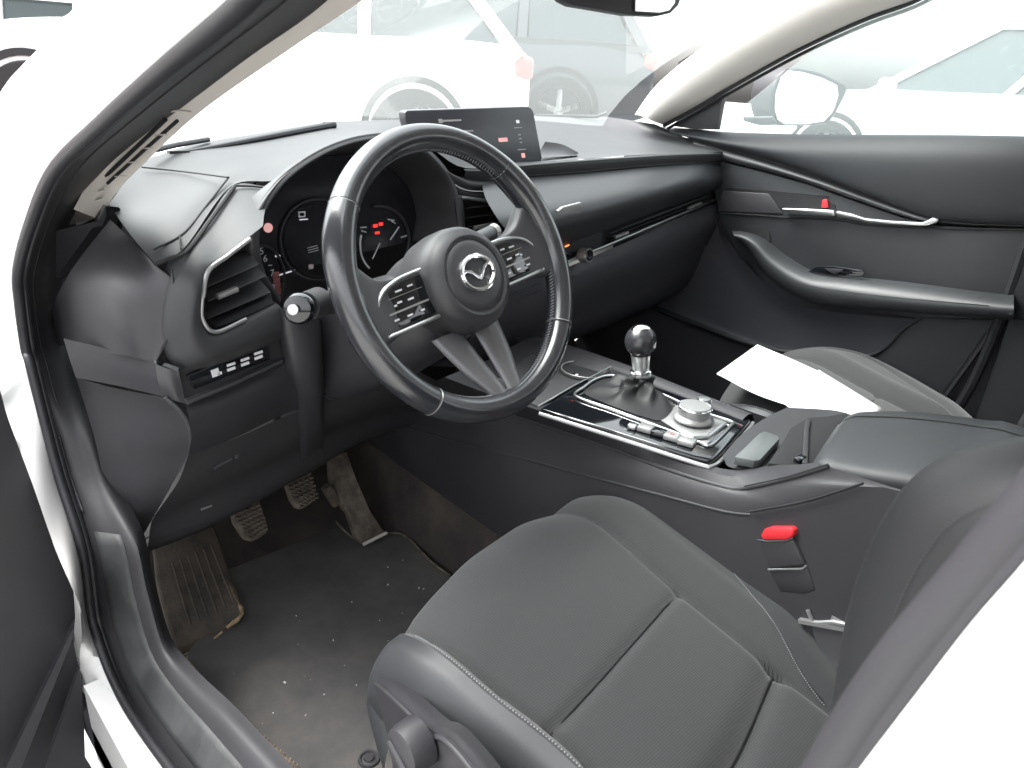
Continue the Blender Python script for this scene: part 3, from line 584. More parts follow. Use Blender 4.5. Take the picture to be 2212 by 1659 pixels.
build('panel_seam', [seam(UYs([(1218, 606, .322), (1242, 596, .322)]), .0022), seam(UYs([(1310, 607, .326), (1361, 584, .326)]), .0012)], 'side', gl)
# centre vent behind the wheel
cv = build('air_vent', plate(UYs([(986, 424, .318), (1072, 437, .322), (1100, 460, .324), (1128, 500, .326), (1120, 560, .326), (1000, 560, .318)]), (0, .04, 0)), 'groove', car)
build('vent_frame', tube(cr(UYs([(985, 425, .312), (1030, 431, .314), (1078, 440, .316), (1108, 466, .318)]), 16), .003, 8), 'satin2', cv)
for a, b, c, d in ((1004, 450, 1085, 441), (1004, 471, 1102, 458), (1004, 491, 1116, 475), (1004, 512, 1124, 496), (1010, 534, 1126, 516)):
    build('vent_slat', beam(U(a, b, y=.312), U(c, d, y=.316), .018, .0016, (0, .3, 1)), 'side', cv)
build('vent_tab', tube(UYs([(1024, 492, .304), (1066, 484, .306)]), .0035, 8), 'satin2', cv)
# centre stack under the column on the right
build('centre_stack', surf([UYs([(1060, 575, .30), (1130, 560, .32), (1200, 590, .33)]), UYs([(1060, 640, .30), (1130, 640, .31), (1210, 640, .33)]), UYs([(1000, 760, .36), (1120, 740, .36), (1220, 740, .40)]), UYs([(960, 860, .46), (1110, 830, .48), (1220, 800, .55)])], 16, 14), 'doorlow', dash)
build('stack_trim', [tube(UYs([(1095, 640, .298), (1165, 612, .302)]), .002, 6), tube(UYs([(1168, 630, .305), (1120, 652, .30)]), .0012, 6)], 'hub', dash)

# ------------------------------------------------------------------ steering wheel
rt_ = V((.99927809, .03798986, 0)); up_ = V((-.01717166, .45166819, .89202073)); a_ = R(-9)
WU = up_*math.cos(a_)+rt_*math.sin(a_); WR = rt_*math.cos(a_)-up_*math.sin(a_)
def W(u, v, w=0): return wc+WR*u+WU*v+n_w*w
def WP(pts, w): return [W(a, b, w) for a, b in pts]
whl = empty('steering_wheel', wc, parent=car)
def wb(name, geo, mt, parent=None, **k):
    o = build(name, geo, mt, None, **k); p = parent or whl
    if p is whl:
        o.data.transform(Matrix.Translation(-wc))
    o.parent = p
    return o
N = 144; rows = []
for i in range(N):
    a = 2*math.pi*i/N; c, s = math.sin(a), math.cos(a); deg = math.degrees(a)
    # thicker grip near 10 and 2 and a flatter lower rim
    g = 1+.10*math.exp(-((min(abs(deg-62), abs(deg-298)))/14)**2)
    row = []
    for k in range(20):
        b = 2*math.pi*k/20; rr = .0162*g*math.cos(b); ww = .0188*g*math.sin(b)
        row.append(W(c*(.1705+rr), s*(.1705+rr), ww))
    rows.append(row)
rows.append(rows[0])
wb('rim', grid([r+[r[0]] for r in rows]), 'rim')
# four leather joints across the rim
for dg in (-48, 50, 228-4, 131):
    a = R(dg); c, s = math.sin(a), math.cos(a); P = []
    for k in range(24):
        b = 2*math.pi*k/24; P.append(W(c*(.1705+.0165*math.cos(b)), s*(.1705+.0165*math.cos(b)), .0191*math.sin(b)))
    wb('rim_joint', tube(P, .0006, 6, closed=True), 'satin2')
    P2 = []
    for k in range(24):
        b = 2*math.pi*k/24; aa = a+.011; P2.append(W(math.sin(aa)*(.1705+.0163*math.cos(b)), math.cos(aa)*(.1705+.0163*math.cos(b)), .0189*math.sin(b)))
    wb('rim_joint', tube(P2, .0008, 6, closed=True), 'groove')
# stitching on the inner side of the rim
st_ = []
for i in range(230):
    a = 2*math.pi*i/230; aa = a+.012; b = R(205 if True else 0)
    c, s = math.sin(a), math.cos(a)
    p = W(c*(.1705-.0160), s*(.1705-.0160), .0040); p2 = W(math.sin(aa)*(.1705-.0163), math.cos(aa)*(.1705-.0163), -.0015)
    st_.append(tube([p, p2], .0006, 4))
wb('rim_stitching', st_, 'thread')
# hub
hc = (0.004, -.008)
wb('hub', lathe([(.054, -.064), (.065, -.054), (.0672, -.034), (.0668, -.012), (.0645, .002), (.0585, .0125), (.0500, .0172), (.0470, .0165), (.0458, .0150)], W(*hc), n_w, 72), 'hub')
wb('horn_pad', lathe([(.001, .0205), (.02, .0200), (.036, .0185), (.043, .0165), (.0452, .0140)], W(*hc), n_w, 72), 'hub')
wb('hub_ring', tube([W(hc[0]+.0462*math.cos(R(k*6)), hc[1]+.0462*math.sin(R(k*6)), .0156) for k in range(60)], .0007, 6, closed=True), 'side')
# emblem: winged M in an oval
ez_ = .0225; ec = (.003, -.006)
def E_(u, v, w=0): return W(ec[0]+u, ec[1]+v, ez_+w)
em = wb('emblem', tube([E_(.0265*math.cos(R(k*6)), .0205*math.sin(R(k*6))-.0) for k in range(60)], .0031, 8, closed=True), 'chrome')
for o in (em,): pass
wing = [(-.0265, .0060), (-.0200, .0088), (-.0100, .0050), (-.0035, -.0030), (0, -.0062), (.0035, -.0030), (.0100, .0050), (.0200, .0088), (.0265, .0060), (.0255, .0020), (.0180, .0042), (.0110, .0006), (.0050, -.0070), (0, -.0105), (-.0050, -.0070), (-.0110, .0006), (-.0180, .0042), (-.0255, .0020)]
wgl = build('emblem_wing', plate([E_(a, b, .0018) for a, b in wing], n_w*-.004), 'chrome', None, bevel=.0006)
wgl.data.transform(Matrix.Translation(-wc)); wgl.parent = whl
t_ = text('raised_lettering', 'SRS AIRBAG' if 0 else 'AIRBAG', .0075, W(hc[0]+.004, hc[1]-.032, .0180), WR, WU-n_w*.08, 'hub', None, .0005)
t_.data.transform(Matrix.Translation(-wc)); t_.parent = whl
# side spokes
def spoke(sg):
    A_ = [(.055, .026), (.085, .024), (.120, .030), (.142, .050), (.158, .066)]
    B_ = [(.055, -.036), (.085, -.038), (.120, -.040), (.142, -.044), (.162, -.048)]
    ta = [W(sg*a, b, w) for (a, b), w in zip(A_, (-.018, -.016, -.012, -.006, -.002))]
    tb = [W(sg*a, b, w) for (a, b), w in zip(B_, (-.018, -.016, -.012, -.006, -.002))]
    m1 = [p.lerp(q_, .12)+n_w*.008 for p, q_ in zip(ta, tb)]; m2 = [p.lerp(q_, .88)+n_w*.008 for p, q_ in zip(ta, tb)]
    bk1 = [p-n_w*.016 for p in ta]; bk2 = [p-n_w*.016 for p in tb]
    o = wb('spoke', surf([bk1, ta, m1, m2, tb, bk2], 24, 30), 'hub')
    # bezel with button pads
    z = -.003
    bz = [(.060, .0225), (.098, .0205), (.128, .010), (.146, -.016), (.141, -.034), (.132, -.0355), (.060, -.036)]
    bzi = [(.060, .0180), (.097, .0165), (.124, .0065), (.138, -.016), (.134, -.030), (.060, -.031)]
    path = cr([W(sg*a, b, z+.002) for a, b in bz], 50)
    f = wb('button_bezel', tube(path, .0021, 8, ry=.0028), 'satin')
    b = wb('button_pad', plate([W(sg*a, b_, z-.001) for a, b_ in bzi], n_w*-.008), 'gloss', bevel=.0008)
    wb('button_divider', [beam(W(sg*.064, -.0135, z+.0), W(sg*.136, -.0135, z+.0), .0022, .002, n_w), beam(W(sg*.066, .003, z), W(sg*.118, .003, z), .0006, .001, n_w)], 'satin2')
    pr = []
    for (a, b_, l) in ((.082, .0095, .008), (.100, .0085, .010), (.088, -.005, .009), (.105, -.004, .007), (.112, -.006, .004), (.078, -.022, .006), (.098, -.022, .008), (.118, -.0215, .007)):
        pr += [beam(W(sg*a-l/2, b_, z+.0004) if 0 else W(sg*a-.5*l, b_, z+.0004), W(sg*a+.5*l, b_, z+.0004), .0022, .0006, n_w)]
    wb('button_print', pr, 'print')
spoke(-1); spoke(1)
# lower double spoke
u0 = -.006
for sg in (-1, 1):
    c_ = [(sg*.034, -.062, -.030), (sg*.030, -.085, -.022), (sg*.024, -.115, -.012), (sg*.0165, -.142, -.004), (sg*.013, -.162, .000)]
    wd = [.0225, .0215, .0185, .0145, .013]
    rws = []
    for k in range(16):
        b = 2*math.pi*k/16; rws.append([W(u0+x+math.cos(b)*w_, y, z_+math.sin(b)*.0085) for (x, y, z_), w_ in zip(c_, wd)])
    rws.append(rws[0])
    wb('lower_spoke', surf(rws, 20, 0), 'spoke')
wb('spoke_web', plate(WP([(u0-.016, -.138), (u0+.016, -.138), (u0+.018, -.160), (u0-.018, -.160)], -.002), n_w*-.008), 'spoke', bevel=.002)
wb('hub_collar', lathe([(.05, -.12), (.055, -.10), (.060, -.06)], W(*hc), n_w, 48), 'low')
# ------------------------------------------------------------------ centre console
con = empty('centre_console', (0, 0, .3), parent=car)
def cb(name, geo, mt, parent=None, **k):
    o = build(name, geo, mt, None, **k); p = parent or con
    if p is con: o.data.transform(Matrix.Translation((0, 0, -.3)))
    o.parent = p; return o
DZ = .722
deckL = [(960, 815), (1060, 852), (1166, 887), (1350, 945), (1518, 1001), (1590, 1015), (1670, 1005), (1745, 1002)]
dl = UZ(deckL[:5], DZ)+[U(1590, 1015, z=.728), U(1670, 1005, z=.742), U(1745, 1003, z=.758)]
L1 = [U(a, b, x=-.128) for a, b in [(930, 838), (1040, 875), (1130, 904), (1300, 961), (1434, 1011), (1557, 1050), (1610, 1055), (1700, 1035), (1790, 1008)]]
L2 = [U(a, b, x=-.142) for a, b in [(850, 915), (947, 942), (1150, 996), (1300, 1036), (1434, 1071), (1560, 1104), (1621, 1112), (1740, 1090), (1865, 1052), (1951, 1062), (2060, 1090)]]
LF = [V((-.150, .62, .44)), V((-.150, .40, .42)), V((-.150, .1, .38)), V((-.150, -.2, .33)), V((-.150, -.45, .33)), V((-.150, -.7, .33))]
n_ = 60
rL1, rL2 = rs(L1, n_), rs(L2, n_)
cb('console_side', grid([rs(dl, n_), [a.lerp(b, .5)+V((-.003, 0, .005)) for a, b in zip(rs(dl, n_), rL1)], rL1]), 'side')
cb('console_side', bulge(L1, L2, (-.003, 0, 0), n_, 8), 'side')
cb('console_side', bulge(L2, LF, (-.004, 0, .0), n_, 14), 'side')
cb('console_ridge', tube(cr(L1, 60), .0028, 8), 'hub'); cb('console_ridge', tube(cr(L2[:7], 50), .0018, 8), 'hub'); cb('console_gap', [tube(cr([p+V((-.004, 0, .006)) for p in L2[6:9]], 20), .0016, 6), tube(cr([p+V((-.004, 0, .0045)) for p in L1[6:]], 20), .001, 6)], 'groove')
# deck
deckR = UZ([(1180, 745), (1320, 785), (1440, 832), (1626, 900)], DZ)
cb('console_deck', [surf([dl[:5], UZ([(1050, 780), (1150, 815), (1290, 850), (1430, 905), (1560, 960)], DZ-.013), [V((p.x+.0, p.y, p.z-.006)) for p in UZ([(1180, 738), (1260, 760), (1350, 793), (1480, 845), (1630, 905)], DZ)], [V((p.x, p.y, .4)) for p in UZ([(1180, 738), (1260, 760), (1350, 793), (1480, 845), (1630, 905)], DZ)]], 40, 24)], 'side')
gp = [(1166, 882), (1240, 838), (1322, 795), (1400, 822), (1500, 858), (1622, 906), (1600, 930), (1560, 975), (1538, 993), (1500, 985), (1350, 938)]
gpz = UZ(gp, DZ+.010)
pan = cb('gear_panel', plate(gpz, (0, 0, -.012)), 'gloss', bevel=.0035, seg=3)
cb('panel_rim', tube(cr([p+V((0, 0, -.005)) for p in UZ([(1166, 887), (1350, 945), (1510, 996), (1541, 1000), (1570, 978), (1606, 936), (1628, 908)], DZ+.006)], 50), .0034, 8), 'satin2')
cb('panel_rim', tube(UZ([(1162, 878), (1240, 833), (1322, 791)], DZ+.011), .0012, 8), 'satin')
fz = DZ+.0125
loop = [(1244, 856), (1262, 836), (1290, 818), (1325, 812), (1365, 826), (1430, 852), (1483, 876), (1530, 895), (1579, 911), (1577, 921), (1556, 944), (1534, 962), (1514, 957), (1470, 940), (1400, 914), (1320, 884)]
cb('gear_frame', tube(cr(UZ(loop, fz), 90, True), .0026, 8, closed=True), 'satin')
ins = cb('controller_deck', plate(UZ([(1420, 902), (1466, 872), (1572, 912), (1530, 957), (1500, 952)], DZ+.011), (0, 0, -.003)), 'satin2', bevel=.0008)
cb('controller_step', tube(UZ([(1500, 946), (1528, 944), (1566, 914)], DZ+.014), .003, 8), 'satin')
# gear boot: folded leather pyramid
base = cr(UZ([(1262, 850), (1272, 836), (1296, 822), (1328, 818), (1380, 838), (1440, 862), (1455, 872), (1450, 890), (1425, 908), (1380, 897), (1310, 872)], DZ+.011), 64, True)
top_c = V((0.004, .022, .772)); tp = []
kc = U(1384, 737, x=0.0)
bc = sum(base, V((0, 0, 0)))/64
rows = [base]; KB0 = U(1384, 813, x=0.0)
for j in range(1, 12):
    t = j/11; row = []
    for k, p in enumerate(base):
        an = math.atan2(p.y-bc.y, p.x-bc.x)
        q0 = KB0+V((.0165*math.cos(an), .0165*math.sin(an), 0))
        f = 1-(1-t)**2.6
        r_ = p.lerp(q0, f); r_.z = p.z+(q0.z-p.z)*(t**1.7)*1.0+.010*math.sin(math.pi*t)
        w_ = (.0080*math.sin(an*4+t*5)+.0048*math.sin(an*7-t*8))*math.sin(math.pi*t)
        r_ += V((math.cos(an)*w_, math.sin(an)*w_, w_*.6))
        row.append(r_)
    rows.append(row)
cb('gear_boot', grid([r+[r[0]] for r in rows]), 'boot', subs=1)
axk = (kc-KB0).normalized(); kb0 = KB0
lev = empty('gear_lever', (0, 0, .3), parent=car)
def lb(name, geo, mt):
    o = build(name, geo, mt, None); o.data.transform(Matrix.Translation((0, 0, -.3))); o.parent = lev; return o
H = (kc-kb0).length
lb('gear_collar', lathe([(.014, -.004), (.0165, .0), (.0165, .004), (.0135, .006), (.0138, H*.30), (.0142, H*.33), (.0150, H*.52), (.016, H*.6)], kb0, axk, 36), 'satin')
lb('gear_ring', lathe([(.0145, .006), (.0172, .007), (.0172, .010), (.0135, .012)], kb0, axk, 36), 'chrome')
kp = [(.0145, H*.56)]
for i in range(22):
    a = -1.05+i/21*(math.pi/2+1.05); kp.append((max(.0255*math.cos(a), .0006), H+.0265*math.sin(a)))
lb('gear_knob', lathe(kp, kb0, axk, 48), 'knob')
lb('knob_cap', lathe([(.001, H+.0272), (.008, H+.0264), (.0150, H+.0228), (.0165, H+.0212)], kb0, axk, 40), 'chrome')
# rotary controller and volume dial
cc = U(1497, 905, z=DZ+.014)
rc = cb('rotary_controller', lathe([(.030, 0), (.031, .003), (.029, .006), (.024, .008), (.0235, .020), (.0225, .023), (.001, .0238)], cc, (0, 0, 1), 48), 'satin2')
cb('controller_ring', tube([cc+V((.0245*math.cos(R(k*8)), .0245*math.sin(R(k*8)), .0205)) for k in range(45)], .0016, 8, closed=True), 'chrome')
vc = U(1519, 876, z=DZ+.014)
cb('volume_dial', lathe([(.0115, 0), (.0115, .010), (.0095, .0125), (.001, .013)], vc, (0, 0, 1), 32), 'satin')
for k, (a, b, w_, mt_) in enumerate(((1366, 921, .013, 'satin'), (1395, 925, .022, 'satin2'), (1424, 934, .020, 'gloss'), (1452, 943, .022, 'satin2'), (1484, 954, .024, 'satin2'))):
    c = U(a, b, z=DZ+.015); d_ = (U(1484, 954, z=DZ)-U(1366, 921, z=DZ)).normalized(); an = math.atan2(d_.y, d_.x)
    o = cb('button', box(c, (w_, .020 if w_ > .015 else .012, .008), Matrix.Rotation(an, 3, 'Z')), mt_, bevel=.002)
    if k == 3: cb('button_light', box(c+V((0, 0, .0042)), (.006, .006, .0006), Matrix.Rotation(an, 3, 'Z')), 'tail')
# cup holder in front of the panel
ch = cb('cup_holder', [lathe([(.001, -.001), (.034, -.001), (.038, .003), (.042, .0055), (.046, .004)], U(1262, 805, z=DZ), (0, 0, 1), 40)], 'groove')  # shallow black disc instead of a hole; its shade is put into the colour
cb('front_tray', plate(UZ([(1062, 836), (1130, 775), (1190, 742), (1250, 762), (1318, 788), (1162, 876)], DZ+.002), (0, 0, -.012)), 'low', bevel=.002)
cb('cup_holder_rim', tube([U(1262, 805, z=DZ)+V((.041*math.cos(R(k*8)), .041*math.sin(R(k*8)), .0065)) for k in range(45)], .0012, 6, closed=True), 'satin2')
cb('holder_clip', lathe([(.001, .006), (.006, .004), (.0075, -.004)], U(1243, 812, z=DZ), (0, 0, 1), 16), 'chrome')
# rear tray, cup well, arm rest
cb('console_tray', [surf([UZ([(1560, 985), (1600, 940), (1650, 905), (1700, 880)], .730), [U(1590, 1012, z=.730), U(1660, 962, z=.731), U(1700, 930, z=.731), U(1790, 885, z=.731)], [U(1745, 1002, z=.740), U(1765, 965, z=.738), U(1780, 930, z=.738), U(1830, 892, z=.738)]], 20, 16)], 'hub')
cb('tray_lid', plate(UZ([(1587, 986), (1640, 936), (1652, 931), (1680, 940), (1684, 948), (1642, 993), (1630, 995)], .746), (0, 0, -.012)), 'lid', bevel=.0015)
cb('cup_well', plate(UZ([(1660, 1000), (1690, 955), (1708, 925), (1746, 902), (1790, 899), (1826, 892), (1872, 902), (1862, 960), (1800, 1012), (1700, 1006)], .7455), (0, 0, -.008)), 'groove', bevel=.001)  # flat black plate; the shade of the well is put into its colour
cb('arm_rest_front', plate(UZ([(1733, 1000), (1736, 925), (1742, 906), (1752, 904), (1748, 925), (1745, 1002)], .750), (0, 0, -.008)), 'side', bevel=.001)

cb('lid_latch', box(U(1728, 992, z=.748), (.020, .010, .008)), 'gloss', bevel=.002)
def AR(px, py, z): return U(px, py, z=z)
a_l = [AR(1746, 1000, .768), AR(1880, 1024, .785), AR(2010, 1046, .802), V((-.082, -.60, .815)), V((-.08, -.72, .82))]
a_r = [AR(1822, 893, .757), AR(1961, 890, .775), AR(2137, 909, .800), AR(2212, 924, .822), V((.13, -.72, .82))]
al, ar = rs(a_l, 24), rs(a_r, 24)
af = [[p+V((-.004, 0, -.022)) for p in al], al, [a.lerp(b, .10)+V((0, 0, .010)) for a, b in zip(al, ar)], [a.lerp(b, .45)+V((0, 0, .014)) for a, b in zip(al, ar)], [a.lerp(b, .78)+V((0, 0, .012)) for a, b in zip(al, ar)], ar, [p+V((.004, 0, -.02)) for p in ar]]
# pinch the front end round
for r_ in af:
    r_[0] = r_[0]+V((0, -.004, -.010))
af2 = [[r_[0]+V((.0, .004, -.030))]+r_ for r_ in af]
arm = cb('arm_rest', surf(af2, 40, 30), 'leather')
cb('arm_rest_seam', seam([a.lerp(b, .72)+V((0, 0, .0142)) for a, b in zip(al, ar)], .0009), 'groove')
cb('arm_rest_box', surf([[p+V((-.003, 0, -.016)) for p in al], [p+V((.002, 0, -.040)) for p in al], [V((p.x+.0, p.y, .60)) for p in al]], 24, 6), 'low')
cb('arm_rest_box', [surf([[al[0]+V((0, -.002, -.02)), ar[0]+V((0, -.002, -.02))], [al[0]+V((0, -.002, -.09)), ar[0]+V((0, -.002, -.09))]], 8, 4), surf([[p+V((0, 0, -.016)) for p in ar], [V((p.x, p.y, .45)) for p in ar]], 24, 4)], 'low')
cb('box_edge', tube([p+V((-.005, 0, -.016)) for p in al], .0026, 8), 'hub')
cb('console_side', surf([[V((.125, .5, .70)), V((.125, .1, .71)), V((.13, -.3, .72)), V((.13, -.8, .72))], [V((.15, .5, .33)), V((.15, .1, .33)), V((.15, -.3, .33)), V((.15, -.8, .33))]], 16, 6), 'side')

# ------------------------------------------------------------------ pedals
def pedal(pts, mt, thick, name, par=car, **k): return build(name, plate(pts, thick), mt, par, bevel=.004, seg=3, **k)
cp = pedal(UYs([(500, 1104, .425), (560, 1078, .432), (579, 1132, .405), (578, 1150, .40), (560, 1164, .396), (545, 1170, .396), (528, 1166, .40), (505, 1130, .415)]), 'pedal', (0, .012, -.006), 'clutch_pedal')
bp_ = pedal(UYs([(614, 1034, .445), (668, 1014, .452), (682, 1060, .425), (682, 1078, .42), (670, 1090, .416), (652, 1101, .415), (640, 1098, .417), (628, 1080, .43)]), 'pedal', (0, .012, -.006), 'brake_pedal')
for pd, a0, b0, a1, b1, y0, y1 in ((cp, 500, 1104, 545, 1166, .420, .394), (bp_, 612, 1036, 655, 1098, .440, .413)):
    g = []
    for j in range(7):
        for i in range(5):
            t = (j+.5)/7.2; px = a0+(a1-a0)*t*.95+4+i*(12.5-5.5*t)+ (2 if j % 2 else 0); py = b0+(b1-b0)*t-i*4.8+2; g.append(box(U(px, py, y=y0+(y1-y0)*t-.001), (.0066, .005, .0030), Matrix.Rotation(R(12), 3, 'Y')))
    build('tread_blocks', g, 'pedal', pd)
    c0 = U(a0+25, b0+10, y=.445); build('pedal_arm', tube(cr([c0+V((0, .01, -.01)), c0+V((.005, .06, .06)), c0+V((0, .06, .16)), c0+V((0, .1, .22))], 14), .007, 10), 'low', pd)
ac = pedal(UYs([(712, 985, .50), (750, 975, .50), (772, 1040, .455), (800, 1100, .43), (833, 1150, .415), (812, 1160, .412), (784, 1172, .412), (770, 1160, .42), (752, 1105, .445), (738, 1090, .45), (716, 1040, .47)]), 'pedal', (0, .016, -.010), 'accelerator_pedal')
build('pedal_foot', tube(UYs([(785, 1176, .410), (835, 1151, .411)]), .0035, 8), 'cream', ac)
build('pedal_spring', box(U(715, 1070, y=.462), (.018, .02, .05), Matrix.Rotation(R(-24), 3, 'Y')), 'pedal', ac, bevel=.004)
fr_ = build('footrest', surf([UYs([(330, 1180, .50), (400, 1150, .50), (462, 1130, .51)]), UYs([(345, 1280, .44), (430, 1250, .44), (492, 1225, .45)]), UYs([(375, 1385, .375), (450, 1350, .375), (518, 1300, .385)]), UYs([(392, 1412, .360), (455, 1385, .36), (524, 1328, .366)])], 24, 24), 'rest', car, solid=.012)
build('footrest_ribs', [tube(cr(UYs([(372+i*17, 1215-i*7, .462), (392+i*18, 1285-i*8, .424), (412+i*19, 1350-i*9, .385)]), 10), .0022, 6) for i in range(6)], 'rest', fr_)
build('mud_edge', [tube(cr(UYs([(486, 1255, .428), (505, 1290, .40), (522, 1318, .372), (516, 1336, .36), (490, 1356, .357)]), 16), [.003+.002*random.random() for _ in range(16)], 6), tube(cr(UYs([(395, 1416, .352), (440, 1398, .352), (480, 1365, .355)]), 12), .0018, 6)], 'dirt', fr_)
def UP(px, py, p0, n):
    d = Fw + R2*((px-1106)/FPX) - U2*((py-829.5)/FPX); n = V(n)
    return CAM + d*((V(p0)-CAM).dot(n)/d.dot(n))
SL = .167
def US(px, py, dz=0): return UP(px, py, (0, -.09, .625+dz), (0, -SL, 1))
def zs(y): return .625+SL*(y+.09)
seat = empty('front_seat', (-.36, -.3, .30), parent=car); SO_ = V((-.36, -.3, .30))
def sb(name, geo, mt, **k):
    o = build(name, geo, mt, None, **k); o.data.transform(Matrix.Translation(-SO_)); o.parent = seat; return o
xc = -.357
def ip(pts, t):
    pts = sorted(pts)
    if t <= pts[0][0]: return pts[0][1]
    for (a, b), (c, d) in zip(pts, pts[1:]):
        if t <= c: return b+(d-b)*(t-a)/(c-a)
    return pts[-1][1]
SLp = [US(a, b, -.002) for a, b in [(894, 1351), (914, 1395), (1038, 1511), (1127, 1583), (1219, 1651)]]
SRp = [US(a, b, .010) for a, b in [(1345, 1068), (1400, 1085), (1475, 1119), (1584, 1247), (1678, 1363), (1730, 1457)]]
ORp = [US(a, b, -.010) for a, b in [(1350, 1067), (1434, 1101), (1528, 1153), (1591, 1202), (1659, 1266), (1726, 1337), (1809, 1431), (1843, 1468)]]
eL = [(p.y, p.x) for p in SLp]+[(-.62, SLp[-1].x)]; eR = [(p.y, p.x) for p in SRp]+[(-.62, SRp[-1].x-.02)]; oR = [(p.y, p.x) for p in ORp]+[(-.62, ORp[-1].x-.03)]
def sm(tab, y): return sum(ip(tab, y+d) for d in (-.03, -.015, 0, .015, .03))/5
def edgeL(y): return sm(eL, y)
def edgeR(y): return sm(eR, y)
fr_p = [US(a, b, -.02) for a, b in [(868, 1350), (875, 1325), (920, 1270), (1010, 1180), (1130, 1100), (1220, 1074), (1290, 1062), (1350, 1067)]]
frx = [(p.x, p.y) for p in fr_p]
def yf(x): return (ip(frx, x-.02)+ip(frx, x)+ip(frx, x+.02)+ip(frx, x-.01)+ip(frx, x+.01))/5
sl_ = [US(a, b) for a, b in [(974, 1407), (1078, 1500), (1193, 1580), (1271, 1659)]]; sr_ = [US(a, b) for a, b in [(1290, 1120), (1375, 1194), (1464, 1274), (1560, 1350), (1671, 1440)]]
slt = [(p.y, p.x) for p in sl_]; srt = [(p.y, p.x) for p in sr_]
def cz(x, y):
    z = zs(y); xl, xr = sm(slt, y), sm(srt, y)
    if x < xl: z += .014*math.sin(min(1, (xl-x)/.03)*math.pi*.5)
    elif x > xr: z += .020*math.sin(min(1, (x-xr)/.06)*math.pi*.62)
    else:
        u = (x-xl)/(xr-xl); z += .004*math.sin(math.pi*u)**.5 - .002
        if y < -.12:
            yc_ = sm(crs, x); z -= .0050*math.exp(-((y-yc_)/.007)**2); y2 = sm(crs2, x); z -= .012*math.exp(-((y-y2)/.016)**2)
    for q_ in (xl, xr): z -= .0038*math.exp(-((x-q_)/.006)**2)*min(1, max(0, (-.08-y)/.04))
    return z
crs = [(p.x, p.y) for p in [US(a, b) for a, b in [(1190, 1577), (1260, 1507), (1330, 1430), (1400, 1350), (1464, 1276)]]]
crs2 = [(p.x, p.y) for p in [US(a, b) for a, b in [(1570, 1670), (1610, 1590), (1645, 1510), (1671, 1440)]]]
rows = []
nv, nu = 110, 110
for j in range(nv):
    t = j/(nv-1); row = []
    d = .60*t**1.15
    for i in range(nu):
        s = -1+2*i/(nu-1)
        y = -.03-d; 
        for _ in range(3):
            xl, xr = edgeL(y), edgeR(y); x = (xl+xr)/2+(xr-xl)/2*s; y = yf(x)-d*(.62+yf(x)+.03*0)/.60 if 0 else yf(x)-d
        z = cz(x, y); e = d
        if e < .12: z -= .045*(1-e/.12)**2.2
        row.append(V((x, y, z)))
    rows.append(row)
front = [p+V((0, .006, -.03)) for p in rows[0]]; front2 = [p+V((0, -.03, -.10)) for p in rows[0]]
sb('cushion', grid([front2, front]+rows), 'fabric', angle=80)
lf = [r[0] for r in rows]; rf_ = [r[-1] for r in rows]
def band(p, t):
    xo = sm(oR, p.y); w_ = max(.004, xo-p.x); return w_
def ro(p, f, dz): return V((p.x+band(p, 0)*f, p.y, p.z+dz))
C_ = [front2[-1], front[-1]]+rf_[::6]
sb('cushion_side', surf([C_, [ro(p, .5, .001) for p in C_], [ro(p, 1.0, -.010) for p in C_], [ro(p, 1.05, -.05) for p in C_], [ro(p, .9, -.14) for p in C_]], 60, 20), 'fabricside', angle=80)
C_ = [front2[0], front[0]]+lf[::6]
sb('cushion_side', surf([C_, [p+V((-.016, .004, -.010)) for p in C_], [p+V((-.030, .006, -.034)) for p in C_], [p+V((-.036, .006, -.070)) for p in C_], [p+V((-.030, .0, -.11)) for p in C_]], 60, 20), 'leather', angle=80)
def stitch(P, n, r=.0009, gap=.45):
    P = rs(P, n*2); return [tube([P[2*i], P[2*i].lerp(P[2*i+1], gap+.4)], r, 5) for i in range(n)]
sb('stitching', stitch([p+V((.003, 0, .0008)) for p in lf[8:90]], 120), 'thread')
sb('stitching', stitch([p+V((-.022, .005, -.0205)) for p in lf[4:90]], 100, .0006), 'thread')
sb('stitching', stitch([p+V((-.003, 0, .0008)) for p in rf_[24:84]], 120, .0006), 'thread')
sb('cushion_seam', seam([V((p.x, p.y, cz(p.x, p.y)+.0010)) for p in [V((x, sm(crs, x), 0)) for x in [crs[0][0]+(crs[-1][0]-crs[0][0])*k/9 for k in range(10)]]], .0012), 'groove')
sb('cushion_seam', seam([V((p.x, p.y, cz(p.x, p.y)+.0005)) for p in [V((x, sm(crs2, x), 0)) for x in [crs2[0][0]+(crs2[-1][0]-crs2[0][0])*k/9 for k in range(10)]]], .0022), 'groove')
sb('piping', tube(cr([p+V((0, .002, .001)) for p in front[72:104:4]], 40), .0010, 6), 'thread')
# plastic valance with the adjuster knob
va = [U(822, 1464, x=-.572), U(854, 1491, x=-.588), U(935, 1568, x=-.598), U(1038, 1659, x=-.605), V((-.610, -.60, .53))]
vb_ = [V((va[0].x+.01, va[0].y-.03, .34))]+[V((p.x, p.y-.01, .34)) for p in va[1:]]
sb('seat_valance', [surf([[p+V((.02, .004, -.006)) for p in va], va, [p+V((-.006, 0, -.015)) for p in va], [a.lerp(b, .5) for a, b in zip(va, vb_)], vb_], 30, 20), surf([[va[0], V((-.36, -.06, .53)), V((-.16, -.085, .54))], [vb_[0], V((-.36, -.10, .33)), V((-.16, -.11, .34))]], 16, 6)], 'side')
sb('valance_edge', tube(cr([p+V((-.006, 0, -.004)) for p in va], 40), .0024, 8), 'hub')
kc_ = U(888, 1612, x=-.622); sb('seat_adjuster', lathe([(.001, .016), (.016, .0155), (.0225, .012), (.025, .004), (.0255, -.012)], kc_, (-1, 0, 0), 36), 'side')
